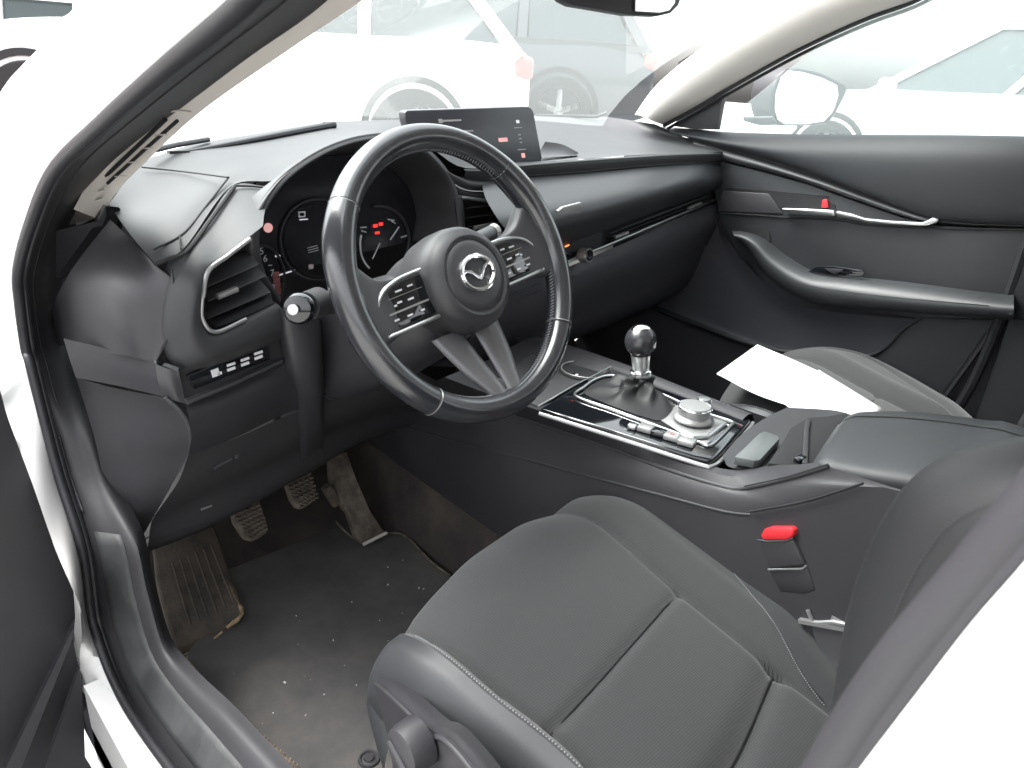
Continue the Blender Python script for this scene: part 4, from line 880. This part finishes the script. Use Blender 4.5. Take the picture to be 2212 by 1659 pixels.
sb('adjuster_grip', tube([kc_+V((-.0165, -.013, -.008)), kc_+V((-.0165, .013, .008))], .003, 8), 'hub')
# back rest
zz = [.56, .66, .76, .86, .94, 1.00, 1.035, 1.06, 1.075]
yb = [-.50, -.525, -.545, -.553, -.547, -.551, -.565, -.60, -.66]
rows = []
for z, y in zip(zz, yb):
    k = 1 if z < 1.0 else 1-.5*(z-1.0)/.075
    rows.append([V((-.600, y-.22, z)), V((-.618, y-.12, z)), V((-.608, y-.03, z)), V((-.574, y, z)), V((-.52, y-.035*k, z)), V((-.44, y-.07*k, z)), V((-.357, y-.075*k, z+.0)), V((-.27, y-.07*k, z)), V((-.195, y-.035*k, z)), V((-.14, y, z)), V((-.108, y-.03, z)), V((-.10, y-.12, z)), V((-.11, y-.22, z))])
for r_ in rows[-3:]:
    for p in r_: p.z -= .05*((p.x-xc)/.25)**2*0
sb('backrest', surf(rows, 60, 40, even=False), 'back')
sb('backrest_panel', surf([[V((-.50, y-.05, z)), V((-.43, y-.066, z)), V((-.357, y-.069, z)), V((-.285, y-.066, z)), V((-.215, y-.05, z))] for z, y in zip(zz[:7], yb[:7])], 30, 24), 'fabric')
sb('stitching', stitch([V((-.604, y-.028, z))+V((-.0045, 0, 0)) for z, y in zip(zz[2:8], yb[2:8])], 150, .0003), 'hub')
sb('backrest_shell', surf([[V((-.60, y-.21, z)), V((-.36, y-.25, z)), V((-.11, y-.21, z))] for z, y in zip(zz, yb)], 20, 20), 'low')
sb('headrest', surf([[V((-.48+.02*abs(t), -.64, 1.12+.0)), V((-.47, -.60, 1.2)), V((-.47, -.62, 1.30)), V((-.48, -.70, 1.31))] if t == -1 else [V((-.36, -.62, 1.12)), V((-.36, -.57, 1.2)), V((-.36, -.6, 1.32)), V((-.36, -.70, 1.33))] if t == 0 else [V((-.24, -.64, 1.12)), V((-.25, -.60, 1.2)), V((-.25, -.62, 1.30)), V((-.24, -.70, 1.31))] for t in (-1, 0, 1)], 16, 16), 'leather', solid=.02) if 0 else None
# passenger seat: a copy
seat2 = seat.copy(); col.objects.link(seat2); seat2.parent = car
seat2.location = SO_+V((.765, .065, .066))
for c in list(seat.children):
    d = c.copy(); col.objects.link(d); d.parent = seat2

# buckle
bk = build('belt_buckle', [plate(UX([(1637, 1166), (1712, 1166), (1739, 1222), (1661, 1230)], -.150), (.022, -.006, 0))], 'low', car, bevel=.003)
build('buckle_button', plate(UX([(1642, 1158), (1650, 1143), (1662, 1139), (1708, 1139), (1715, 1146), (1713, 1158), (1700, 1167), (1650, 1167)], -.151), (.016, -.004, .0)), 'red', bk, bevel=.002)
build('buckle_lip', tube(UX([(1636, 1167), (1660, 1170), (1700, 1169), (1714, 1163)], -.153), .0015, 6), 'door', bk)
build('buckle_sleeve', plate(UX([(1658, 1231), (1742, 1222), (1762, 1276), (1740, 1284), (1684, 1280)], -.148), (.020, -.006, 0)), 'side', bk, bevel=.003)
build('sleeve_edge', tube(UX([(1659, 1230), (1733, 1229), (1742, 1221)], -.150), .0012, 6), 'satin2', bk)
build('buckle_strap', beam(U(1733, 1270, x=-.142), U(1752, 1350, x=-.142), .018, .003, (1, 0, 0)), 'low', bk)
build('seat_track', [beam(U(1728, 1339, x=-.15), U(1834, 1358, x=-.15), .010, .005), tube(UX([(1760, 1346), (1800, 1344), (1832, 1350)], -.152), .003, 6), box(U(1812, 1342, x=-.145), (.01, .016, .01)), tube(UX([(1745, 1318), (1756, 1345)], -.15), .0028, 6)], 'satin2', car)
build('track_cover', surf([UX([(1752, 1352), (1790, 1358), (1830, 1362)], -.150), UX([(1770, 1400), (1805, 1405), (1842, 1408)], -.155), UX([(1800, 1440), (1830, 1455), (1870, 1480)], -.160)], 12, 12), 'hub', car)

# ------------------------------------------------------------------ passenger door
X0 = .70
door = build('door', plate([V((.735, y, z)) for y, z in ((.66, .30), (.66, 1.07), (.37, 1.10), (-.33, 1.15), (-.33, .30))], (.05, 0, 0)), 'doorlow', car)
def dp(name, pts, x, mt, th=.03, bevel=.004, smooth=0, **k): return build(name, plate(UX(pts, x), (th, 0, 0), smooth), mt, door, bevel=bevel, seg=3, **k)
top = UX([(1418, 274), (1500, 279), (1560, 285), (1700, 290), (1900, 292), (2100, 293), (2300, 297)], .715)
t2 = UX([(1425, 279), (1500, 285), (1560, 292), (1700, 300), (1900, 306), (2100, 308), (2300, 312)], .690)
t3 = UX([(1434, 283), (1500, 294), (1565, 306), (1700, 326), (1900, 345), (2100, 352), (2300, 358)], .672)
t4 = UX([(1440, 284), (1520, 306), (1645, 334), (1760, 368), (1900, 418), (2100, 440), (2300, 446)], .675)
t5 = UX([(1446, 285), (1530, 309), (1645, 340), (1760, 378), (1880, 420), (2010, 470), (2300, 490)], .686)
build('door_upper_pad', surf([[p+V((.03, 0, 0)) for p in top], top, t2, t3, t4, t5, [p+V((.02, 0, 0)) for p in t5]], 60, 30), 'door', door)
band = [UX([(1500, 302), (1568, 326), (1650, 350), (1760, 385), (1870, 424), (1960, 457), (2024, 478)], .688), UX([(1500, 318), (1568, 347), (1650, 368), (1745, 395), (1856, 434), (1950, 466), (2024, 485)], .688)]
build('door_diagonal_band', bulge(band[0], band[1], (-.006, 0, 0), 40, 8), 'hub', door)
dp('door_mid_panel', [(1500, 330), (1570, 352), (1650, 372), (1745, 398), (1856, 438), (1950, 470), (2026, 488), (2150, 494), (2230, 497), (2230, 690), (1990, 688), (1780, 660), (1600, 560), (1556, 470), (1540, 400)], .694, 'door', bevel=.002)
dp('handle_plate', [(1562, 412), (1659, 418), (1668, 428), (1690, 462), (1640, 461), (1550, 457)], .690, 'side', .01, .002)
dp('handle_recess', [(1664, 418), (1778, 429), (1803, 442), (1806, 455), (1688, 455)], .6925, 'groove', .004, 0)
dp('lock_tab', [(1776, 432), (1783, 430), (1787, 433), (1789, 449), (1774, 449)], .688, 'red', .006, .001)
build('door_handle', plate(UX([(1688, 449), (1740, 451), (1800, 454), (1804, 460), (1800, 468), (1700, 463), (1689, 456)], .676), (.012, 0, 0)), 'satin', door, bevel=.003, seg=3)
build('handle_trim', [plate(UX([(1806, 455), (1838, 461), (1868, 471), (1930, 477), (1992, 480), (2003, 476), (2014, 470), (2028, 473), (2026, 480), (2004, 487), (1990, 488), (1880, 482), (1805, 469)], .680), (.010, 0, 0))], 'satin', door, bevel=.003)
build('panel_seam', [seam(UX([(1550, 460), (1640, 465), (1700, 470), (1800, 474), (1880, 486), (2000, 492), (2100, 494), (2212, 496)], .691), .0016), seam(UX([(1568, 404), (1640, 410), (1700, 416), (1790, 424)], .691), .0010), seam(UX([(2028, 478), (2100, 484), (2212, 488)], .690), .0018)], 'groove', door)
# arm rest and pull handle
A1 = UX([(1582, 500), (1610, 504), (1640, 518), (1680, 556), (1745, 594), (1820, 606), (1950, 622), (2137, 645), (2190, 650)], .655)
A2 = UX([(1585, 508), (1606, 514), (1630, 530), (1668, 572), (1730, 612), (1810, 630), (1940, 646), (2137, 664), (2190, 668)], .635)
A3_ = UX([(1590, 516), (1604, 524), (1622, 546), (1655, 592), (1716, 634), (1790, 656), (1930, 668), (2137, 684), (2190, 688)], .648)
A0 = UX([(1582, 499), (1612, 501), (1650, 514), (1700, 552), (1760, 586), (1830, 596), (1950, 608), (2137, 632), (2190, 636)], .695)
A4_ = UX([(1592, 519), (1608, 530), (1630, 556), (1664, 600), (1722, 640), (1796, 660), (1930, 672), (2137, 688), (2190, 692)], .695)
arm = build('door_armrest', surf([A0, A1, A2, A3_, A4_], 60, 26), 'leather', door)
build('armrest_crease', seam([p+V((-.0012, 0, 0)) for p in UX([(1588, 511), (1608, 518), (1634, 540), (1672, 580), (1735, 613), (1812, 628), (1940, 643), (2137, 660)], .637)], .0009), 'groove', door)
dp('grab_recess', [(1596, 498), (1620, 488), (1648, 490), (1662, 502), (1664, 522), (1650, 518), (1630, 506)], .691, 'groove', .004, 0)
build('window_switch', plate(UX([(1744, 588), (1760, 577), (1800, 575), (1860, 583), (1868, 590), (1862, 597), (1800, 596)], .672), (.006, 0, 0)), 'gloss', door, bevel=.001)
build('switch_lever', plate(UX([(1780, 580), (1822, 582), (1816, 586), (1806, 592), (1796, 590)], .668), (.004, 0, 0)), 'side', door, bevel=.0008)
# lower door with the pocket
lw = [UX([(1541, 462), (1560, 500), (1592, 545), (1680, 640), (1760, 668), (1990, 690), (2160, 690)], .712), UX([(1540, 520), (1560, 560), (1600, 620), (1680, 680), (1760, 700), (1900, 720), (2140, 730)], .725),
      UX([(1400, 600), (1460, 640), (1540, 690), (1640, 735), (1760, 760), (1900, 770), (2100, 790)], .725), UX([(1380, 652), (1440, 674), (1520, 705), (1640, 746), (1760, 790), (1900, 830), (2040, 880)], .715)]
build('door_pocket', surf(lw, 40, 20), 'doorlow', door)
pk = [(1990, 684), (1950, 710), (1926, 738), (1906, 754), (1888, 764), (1850, 772), (1852, 800), (1900, 850), (1980, 885), (2034, 866), (2100, 780), (2158, 690)]
dp('pocket_panel', pk, .700, 'door', .02, .004)
build('pocket_rim', tube(cr(UX([(1992, 684), (1950, 712), (1920, 744), (1890, 764), (1845, 774)], .697), 30), .0035, 8), 'side', door)
build('sill_edge', tube(cr(UX([(1377, 649), (1440, 675), (1520, 706), (1600, 736), (1680, 757), (1760, 770)], .700), 40), .0075, 10), 'door', car)
build('footwell_panel', surf([UX([(1300, 560), (1400, 520), (1520, 470), (1560, 470)], .745), UX([(1300, 660), (1400, 650), (1500, 660), (1600, 700)], .745), [V((.74, .9, .28)), V((.74, .6, .28)), V((.74, .3, .28)), V((.74, -.3, .28))]], 16, 10), 'glove', car)
# B pillar on that side + belt guide
build('pillar_lower_trim', [plate([V((.712, -.325, .30)), V((.705, -.33, 1.13)), V((.705, -.52, 1.15)), V((.712, -.56, .30))], (.05, 0, 0))], 'door', car, bevel=.006)
build('pillar_strip', [beam(U(2215, 588, x=.70), U(2160, 684, x=.70), .006, .006), beam(U(2158, 690, x=.705), U(2030, 868, x=.705), .010, .010)], 'side', car)
build('door_pillar_seal', tube(cr([V((.70, -.318, 1.16)), V((.700, -.318, .85)), V((.705, -.29, .62)), V((.71, -.2, .45))], 30), .010, 8), 'rubber', car)
# quarter trim, window, mirror
build('quarter_trim', plate(UX([(1448, 272), (1500, 228), (1566, 192), (1556, 230), (1547, 280), (1500, 279)], .70), (.02, 0, 0)), 'side', car, bevel=.003)
build('side_window', plate([V((.728, .42, 1.09)), V((.728, -.33, 1.13)), V((.665, -.33, 1.47)), V((.665, -.02, 1.44))], (.003, 0, 0)), 'sglass', car)
mx = .98
mo = [(1700, 148), (1730, 147), (1775, 156), (1810, 172), (1836, 187), (1826, 212), (1806, 250), (1790, 268), (1740, 272), (1690, 272), (1674, 262), (1667, 236), (1668, 200), (1678, 168)]
mp0, mn0 = (.97, .27, 1.18), V((-.55, -.83, .10)).normalized()
em_ = build('wing_mirror', plate([UP(a, b, mp0, mn0) for a, b in mo], (.05, .09, 0)), 'rubber', car, bevel=.010, seg=3)
mg = [(1703, 152), (1735, 156), (1775, 168), (1808, 184), (1811, 206), (1800, 240), (1780, 262), (1740, 268), (1695, 268), (1680, 258), (1674, 236), (1676, 200), (1688, 166)]
build('mirror_glass', plate([UP(a, b, V(mp0)+mn0*.004, mn0) for a, b in mg], mn0*-.003), 'mirror', em_)
build('mirror_foot', plate(UX([(1604, 252), (1670, 250), (1680, 270), (1640, 271), (1606, 262)], .88), (.05, .02, 0)), 'rubber', em_, bevel=.004)

# ------------------------------------------------------------------ open driver door (its lower front corner shows bottom left)
od = build('open_door', plate([V((-.86, .500, .30)), V((-.86, .500, .86)), V((-1.25, .36, .92)), V((-1.75, .2, .95)), V((-1.75, .2, .25)), V((-.88, .46, .22))], (.01, .05, 0)), 'paint', car, bevel=.006)
build('door_edge', [plate(UYs([(5, 1675, .37), (40, 1675, .37), (172, 1342, .41), (163, 1345, .41)]), (0, .01, 0)), plate(UYs([(90, 1675, .37), (176, 1675, .37), (182, 1560, .39), (172, 1440, .40), (140, 1540, .385)]), (0, .01, 0))], 'side', od)
build('door_lining', plate([V((-.76, .44, .02))]+UY([(184, 1637), (180, 1524), (172, 1430), (174, 1330), (169, 1302), (120, 1190), (67, 1040), (16, 903), (-4, 850)], .44)+[ V((-1.25, .30, .88)), V((-1.7, .14, .9)), V((-1.7, .14, .1)), V((-.9, .40, -.02))], (0, .02, 0)), 'low', od)
# ------------------------------------------------------------------ loose things
PZ = .7165
def PS(px, py, dz=0): return UP(px, py, (0, -.03, PZ+dz), (0, -SL*.9, 1))
a = [PS(1548, 807, .004), PS(1590, 777, .004), PS(1636, 744, .006)]
b = [PS(1630, 850, .001), PS(1670, 815, .002), PS(1712, 776, .004)]
c = [PS(1705, 877, .002), PS(1742, 842, .003), PS(1778, 806, .003)]
d = [PS(1733, 904, .0), PS(1780, 872, .004), PS(1830, 838, .004)]
e = [PS(1800, 960, .0), PS(1860, 915, .0), PS(1907, 884, .004)]
pp = build('paper_sheet', surf([a, b, c], 10, 16, even=False), 'paper', solid=.0006)
tag(pp, 'blank white paper sheet on the passenger seat, nearest the gear lever', 'paper', 'papers on the passenger seat')
pp2 = build('paper_sheet', surf([[p+V((0, 0, .0016)) for p in [PS(1690, 871, .002), PS(1730, 835, .003), PS(1768, 800, .003)]], [p+V((0, 0, .002)) for p in d], [p+V((0, 0, .001)) for p in e]], 10, 12, even=False), 'paper', solid=.0006)
tag(pp2, 'white paper sheet on the passenger seat, half hidden behind the centre armrest', 'paper', 'papers on the passenger seat')

fm_o = [(398, 1418), (420, 1390), (520, 1300), (460, 1150), (560, 1050), (700, 1010), (730, 1090), (752, 1130), (790, 1170), (840, 1150), (880, 1160), (905, 1185), (940, 1220), (975, 1245), (1100, 1300), (1000, 1700), (830, 1760), (690, 1715), (640, 1659), (560, 1590), (480, 1520), (430, 1465)]
MZ = .318
fmp = UZ(fm_o, MZ)
fm = build('floor_mat', plate(fmp, (0, 0, -.006)), 'mat')
# rising front part against the bulkhead is carpet; mat border
tag(fm, 'dusty dark grey fabric floor mat on the driver side footwell floor', 'floor mat')
build('mat_border', [tube(cr(UZ([(402, 1424), (430, 1463), (480, 1518), (560, 1588), (640, 1657), (690, 1712)], MZ+.001), 60), .0034, 8)], 'pedal', fm)
build('mat_border', tube(cr(UZ([(700, 1088), (720, 1120), (752, 1152), (783, 1172), (810, 1170)], MZ+.002), 30), .0028, 6), 'pedal', fm)
build('mat_border', tube(cr(UZ([(835, 1152), (862, 1152), (884, 1164), (905, 1186), (935, 1216), (972, 1243)], MZ+.002), 40), .0022, 6), 'pedal', fm)
st_ = []
for i in range(46):
    t = i/45; p = cr(UZ([(402, 1424), (430, 1463), (480, 1518), (560, 1588), (640, 1657)], MZ+.003), 46)[i]
    st_.append(tube([p+V((-.004, -.001, -.002)), p+V((.003, .002, .002))], .0007, 4))
build('border_stitching', st_, 'dirt', fm)
stud = U(797, 1640, z=MZ)
sd = build('mat_fixing', [lathe([(.001, .004), (.006, .004), (.0075, .0015), (.010, .001), (.0115, .003), (.014, .003), (.0155, 0)], stud, (0, 0, 1), 32)], 'side', fm)
# crumbs of grit on the mat
random.seed(3)
g = []
for px, py, s in [(837, 1427, 0), (838, 1263, 1), (838, 1225, .6), (720, 1383, .7), (615, 1474, 1.2), (640, 1330, .5), (905, 1270, .8), (915, 1272, .7), (985, 1190, .8), (760, 1300, .5), (700, 1500, .5), (870, 1210, .4), (770, 1480, .5), (660, 1545, .5), (565, 1600, .8), (820, 1340, .4), (930, 1330, .5), (590, 1540, .5)]:
    if s: g.append(box(U(px, py, z=MZ+.0015), (.0036*s, .0020*s, .0012), Matrix.Rotation(random.random()*3, 3, 'Z')))
for _ in range(22):
    px, py = random.uniform(470, 930), random.uniform(1180, 1640); p = U(px, py, z=MZ+.0006); s = random.uniform(.0003, .0008)
    g.append(box(p, (s*1.6, s, s*.6), Matrix.Rotation(random.random()*3, 3, 'Z')))
gr = build('grit', g, 'print'); tag(gr, 'pale crumbs of grit scattered over the dark floor mat', 'grit', kind='stuff')

# ------------------------------------------------------------------ ground and what stands outside
rows = []
def gz(x, y):
    d = math.hypot(x, y*.8)-2.2; t = min(max(d/4.0, 0), 1); t = t*t*(3-2*t)
    k = .5*(1+math.tanh((x+y*.6+.5)/1.5)); return .42*t*k
xs_ = [-120, -60, -30, -15]+[-9+i*.6 for i in range(40)]+[18, 24, 32, 60, 120]
for y in xs_: rows.append([V((x, y, gz(x, y)-.0)) for x in xs_])
m_ground = mat('pale gravel yard', (.30, .30, .29), .9, bump=(30, .6, .02), var=(2.5, (.38, .375, .36)))
o = build('ground', grid(rows), m_ground, None); tag(o, kind='structure')

def make_car(name, loc, rz, paint, L=4.3, H=1.52, Wd=1.8, van=False, label='', z0=None, lampcol='tail', group=None):
    r = empty(name, (loc[0], loc[1], gz(*loc) if z0 is None else z0), rz); tag(r, label, 'car', group)
    h = Wd/2
    # body: profile stations along x (front +x), section points
    st = [(-L/2, .45, .75, 0), (-L/2+.06, .32, .95, .0), (-L/2+.45, .25, 1.0, 0), (-L*.18, .22, .98, 0), (L*.12, .22, .96, 0), (L*.30, .22, .93, 0), (L/2-.35, .24, .82, 0), (L/2-.05, .30, .68, 0), (L/2, .40, .58, 0)]
    rows = []
    for i, (x, zb, zt, _) in enumerate(st):
        w = h*(1 if 1 < i < 7 else (.93 if i in (1, 7) else .82)); row = []
        for (u, v) in ((0, 0), (.9, 0), (.97, .12), (1, .45), (.985, .75), (.95, .93), (.86, 1.0), (0, 1.02)):
            row.append(V((x, w*u, zb+(zt-zb)*v)))
        rows.append([V((p.x, -p.y, p.z)) for p in reversed(row)][:-1]+row)
    vv, ff = surf(rows, 60, 60, even=False)
    endA = [p for p in rows[0]]; endB = [p for p in rows[-1]]
    g = [(vv, ff), (endA, [list(range(len(endA)))]), (endB, [list(range(len(endB)))])]
    body = build('body', g, paint, r)
    # cabin: lower belt -> roof
    def sec(z, xr, xf, w): return [V((xr, -w, z)), V((xr, w, z)), V((xf, w, z)), V((xf, -w, z))]
    lo_, hi = (.93, -L*.47, L*.24, h*.93), (H-.06, -L*.36, L*.04, h*.74)
    zb, xr0, xf0, w0 = lo_; zt, xr1, xf1, w1 = hi
    xr0 += .0
    def P(t, x_, s): # x_ 0 rear 1 front
        return V((xr0+(xr1-xr0)*t+((xf0+(xf1-xf0)*t)-(xr0+(xr1-xr0)*t))*x_, s*(w0+(w1-w0)*t), zb+(zt-zb)*t))
    roof = surf([[P(1, 0, s)+V((-.03, 0, 0)) if abs(s) == 1 else P(1, 0, 0)+V((-.03, 0, .03)), P(1, .5, s)+V((0, 0, .05 if s == 0 else .03)), P(1, 1, s)+V((.03, 0, .01 if s == 0 else -.02))] for s in (-1, -.5, 0, .5, 1)], 24, 24)
    rf = build('roof', [roof], paint, r, solid=.05)
    pil_ = []
    for s in (-1, 1):
        for x_ in (0, .36, .66, 1):
            pil_.append(beam(P(-.05, x_, s), P(1.02, x_, s), .09 if x_ in (0, .36) else .06, .05, (0, 1, 0)))
        pil_.append(beam(P(0, 0, s), P(0, 1, s), .06, .05)); pil_.append(beam(P(1, 0, s), P(1, 1, s), .07, .06))
    build('window_pillars', pil_, paint, r)
    for s in (-1, 1):
        for x0, x1 in ((.03, .34), (.38, .64), (.68, .98)):
            build('side_window', plate([P(.04, x0, s*.985), P(.04, x1, s*.985), P(.96, x1, s*.985), P(.96, x0, s*.985)], (0, -s*.02, 0)), 'carglass', r)
        build('door_handle', box((-L*.10, s*(h+.005), .84), (.18, .03, .03)), paint, r, bevel=.01)
        build('door_handle', box((L*.12, s*(h+.005), .82), (.18, .03, .03)), paint, r, bevel=.01)
        build('tail_lamp', box((-L/2+.07, s*h*.78, .84), (.16, .30, .16)), lampcol, r, bevel=.04, seg=3)
        build('head_lamp', box((L/2-.12, s*h*.76, .66), (.2, .32, .13)), 'satin2', r, bevel=.04, seg=3)
        build('mirror', box((L*.20, s*(h+.10), .98), (.12, .2, .13)), paint, r, bevel=.04, seg=3)
        for xw in (-L*.30, L*.31):
            wh = build('wheel', lathe([(.2, -.10), (.31, -.10), (.335, -.07), (.335, .07), (.31, .10), (.2, .10)], (xw, s*(h-.09), .335), (0, 1, 0), 40), 'tyre', r)
            sp = [lathe([(.19, .07), (.215, .105), (.22, .08), (.215, -.05)], (xw, s*(h-.09), .335), (0, s, 0), 40), lathe([(.001, .10), (.05, .10), (.06, .07)], (xw, s*(h-.09), .335), (0, s, 0), 20)]
            for k in range(5):
                a = 2*math.pi*k/5+.3; c = V((xw, s*(h-.09)+s*.085, .335)); sp.append(beam(c+V((math.cos(a)*.04, 0, math.sin(a)*.04)), c+V((math.cos(a)*.2, 0, math.sin(a)*.2)), .05, .03, (0, 1, 0)))
            build('rim', sp, 'satin', wh)
            build('wheel_arch', lathe([(.39, -.12), (.39, .094), (.34, .096), (.34, -.12)], (xw, s*(h-.09), .345), (0, s, 0), 40), 'tyre', r)
    build('rear_window', plate([P(.06, .0, -.86)+V((-.03, 0, 0)), P(.06, .0, .86)+V((-.03, 0, 0)), P(.94, 0, .86)+V((-.03, 0, 0)), P(.94, 0, -.86)+V((-.03, 0, 0))], (.02, 0, 0)), 'carglass', r)
    build('windscreen', plate([P(.06, 1, -.9)+V((.03, 0, 0)), P(.06, 1, .9)+V((.03, 0, 0)), P(.94, 1, .9)+V((.03, 0, 0)), P(.94, 1, -.9)+V((.03, 0, 0))], (-.02, 0, 0)), 'carglass', r)
    build('number_plate', box((-L/2-.005, 0, .62), (.02, .5, .11)), 'print', r)
    return r
def place(px, dist):   # ground position seen in that direction
    d = Fw + R2*((px-1106)/FPX); d = V((d.x, d.y, 0)).normalized(); return (CAM.x+d.x*dist, CAM.y+d.y*dist)
pa = place(590, 6.9); make_car('parked_car', pa, R(143), 'paint', z0=.45, label='white hatchback parked straight ahead beyond the windscreen, rear wheel above the display')
pb = place(900, 8.6); make_car('parked_car', pb, R(138), 'paintgrey', H=1.75, L=4.6, z0=.62, label='dark grey suv parked behind the white hatchback, its big wheel left of the pillar')
pc = place(2030, 8.6); make_car('parked_car', pc, R(92), 'paint', L=4.4, H=1.56, z0=.40, label='white car parked alongside, seen through the front passenger window')
pd_ = place(2060, 14.5); make_car('parked_car', pd_, R(80), 'paint', L=4.8, H=2.0, label='tall white vehicle farther back, over the roof of the car alongside')
pe = place(-40, 8.5); make_car('parked_car', pe, R(150), 'paint', z0=.1, label='white car parked at the far left beyond the door opening')
pf = place(-720, 5.6); make_car('parked_car', pf, R(-48), 'paintred', z0=-.12, label='red car whose bonnet shows at the left edge beside the white door pillar')

def tree(loc, H, lab):
    r = empty('tree', (loc[0], loc[1], 0)); tag(r, lab, 'tree')
    tr_ = [tube([V((0, 0, 0)), V((.1, 0, H*.3)), V((0, .1, H*.6)), V((.1, 0, H*.85))], [.22, .17, .11, .04], 10)]
    for k in range(9):
        a = k*2.4; z = H*(.3+.06*k); tr_.append(tube([V((.05, 0, z)), V((math.cos(a)*H*.14, math.sin(a)*H*.14, z+H*.12)), V((math.cos(a)*H*.24, math.sin(a)*H*.24, z+H*.18))], [.08, .05, .015], 6))
    build('trunk', tr_, 'bark', r)
    vs, fs = [], []
    cl_ = [(V((random.gauss(0, 1)*H*.15, random.gauss(0, 1)*H*.15, H*(.62+random.gauss(0, .14)))), random.uniform(.06, .12)*H) for _ in range(34)]
    for c, rr in cl_:
        for _ in range(22):
            p = c+V((random.gauss(0, .5), random.gauss(0, .5), random.gauss(0, .45)))*rr; s = .11
            u = V((random.gauss(0, 1), random.gauss(0, 1), random.gauss(0, 1))).normalized(); w = u.orthogonal().normalized(); k = len(vs)
            vs += [p-u*s, p+w*s*.5, p+u*s, p-w*s*.5]; fs.append([k, k+1, k+2, k+3])
    build('crown', (vs, fs), 'leaf', r, smooth=False)
tree(place(60, 34), 9, 'green tree far off at the upper left behind the parked cars')
tree(place(-130, 30), 8, 'green tree at the top left edge, nearest the corner')


# ------------------------------------------------------------------ light
w = bpy.data.worlds.new('World'); sc.world = w; w.use_nodes = True; nt = w.node_tree
bg = nt.nodes['Background']; sk = nt.nodes.new('ShaderNodeTexSky'); sk.sky_type = 'NISHITA'; sk.sun_disc = False
sk.sun_elevation = R(60); sk.sun_rotation = R(-30); sk.air_density = 1.0; sk.dust_density = 6; sk.ozone_density = 1.0
hs = nt.nodes.new('ShaderNodeHueSaturation'); hs.inputs['Saturation'].default_value = .18
nt.links.new(sk.outputs[0], hs.inputs['Color']); nt.links.new(hs.outputs[0], bg.inputs[0]); bg.inputs[1].default_value = .13
sd = bpy.data.lights.new('sun', 'SUN'); sd.energy = .5; sd.angle = R(40); sd.color = (1, .98, .95)
so_ = bpy.data.objects.new('sun', sd); col.objects.link(so_)
el, az = R(60), R(-30)
dirv = V((math.sin(az)*math.cos(el), math.cos(az)*math.cos(el), math.sin(el)))
so_.rotation_euler = dirv.to_track_quat('Z', 'Y').to_euler()
sc.view_settings.view_transform = 'Standard'; sc.view_settings.look = 'None'; sc.view_settings.gamma = 1
sc.view_settings.exposure = 2.75
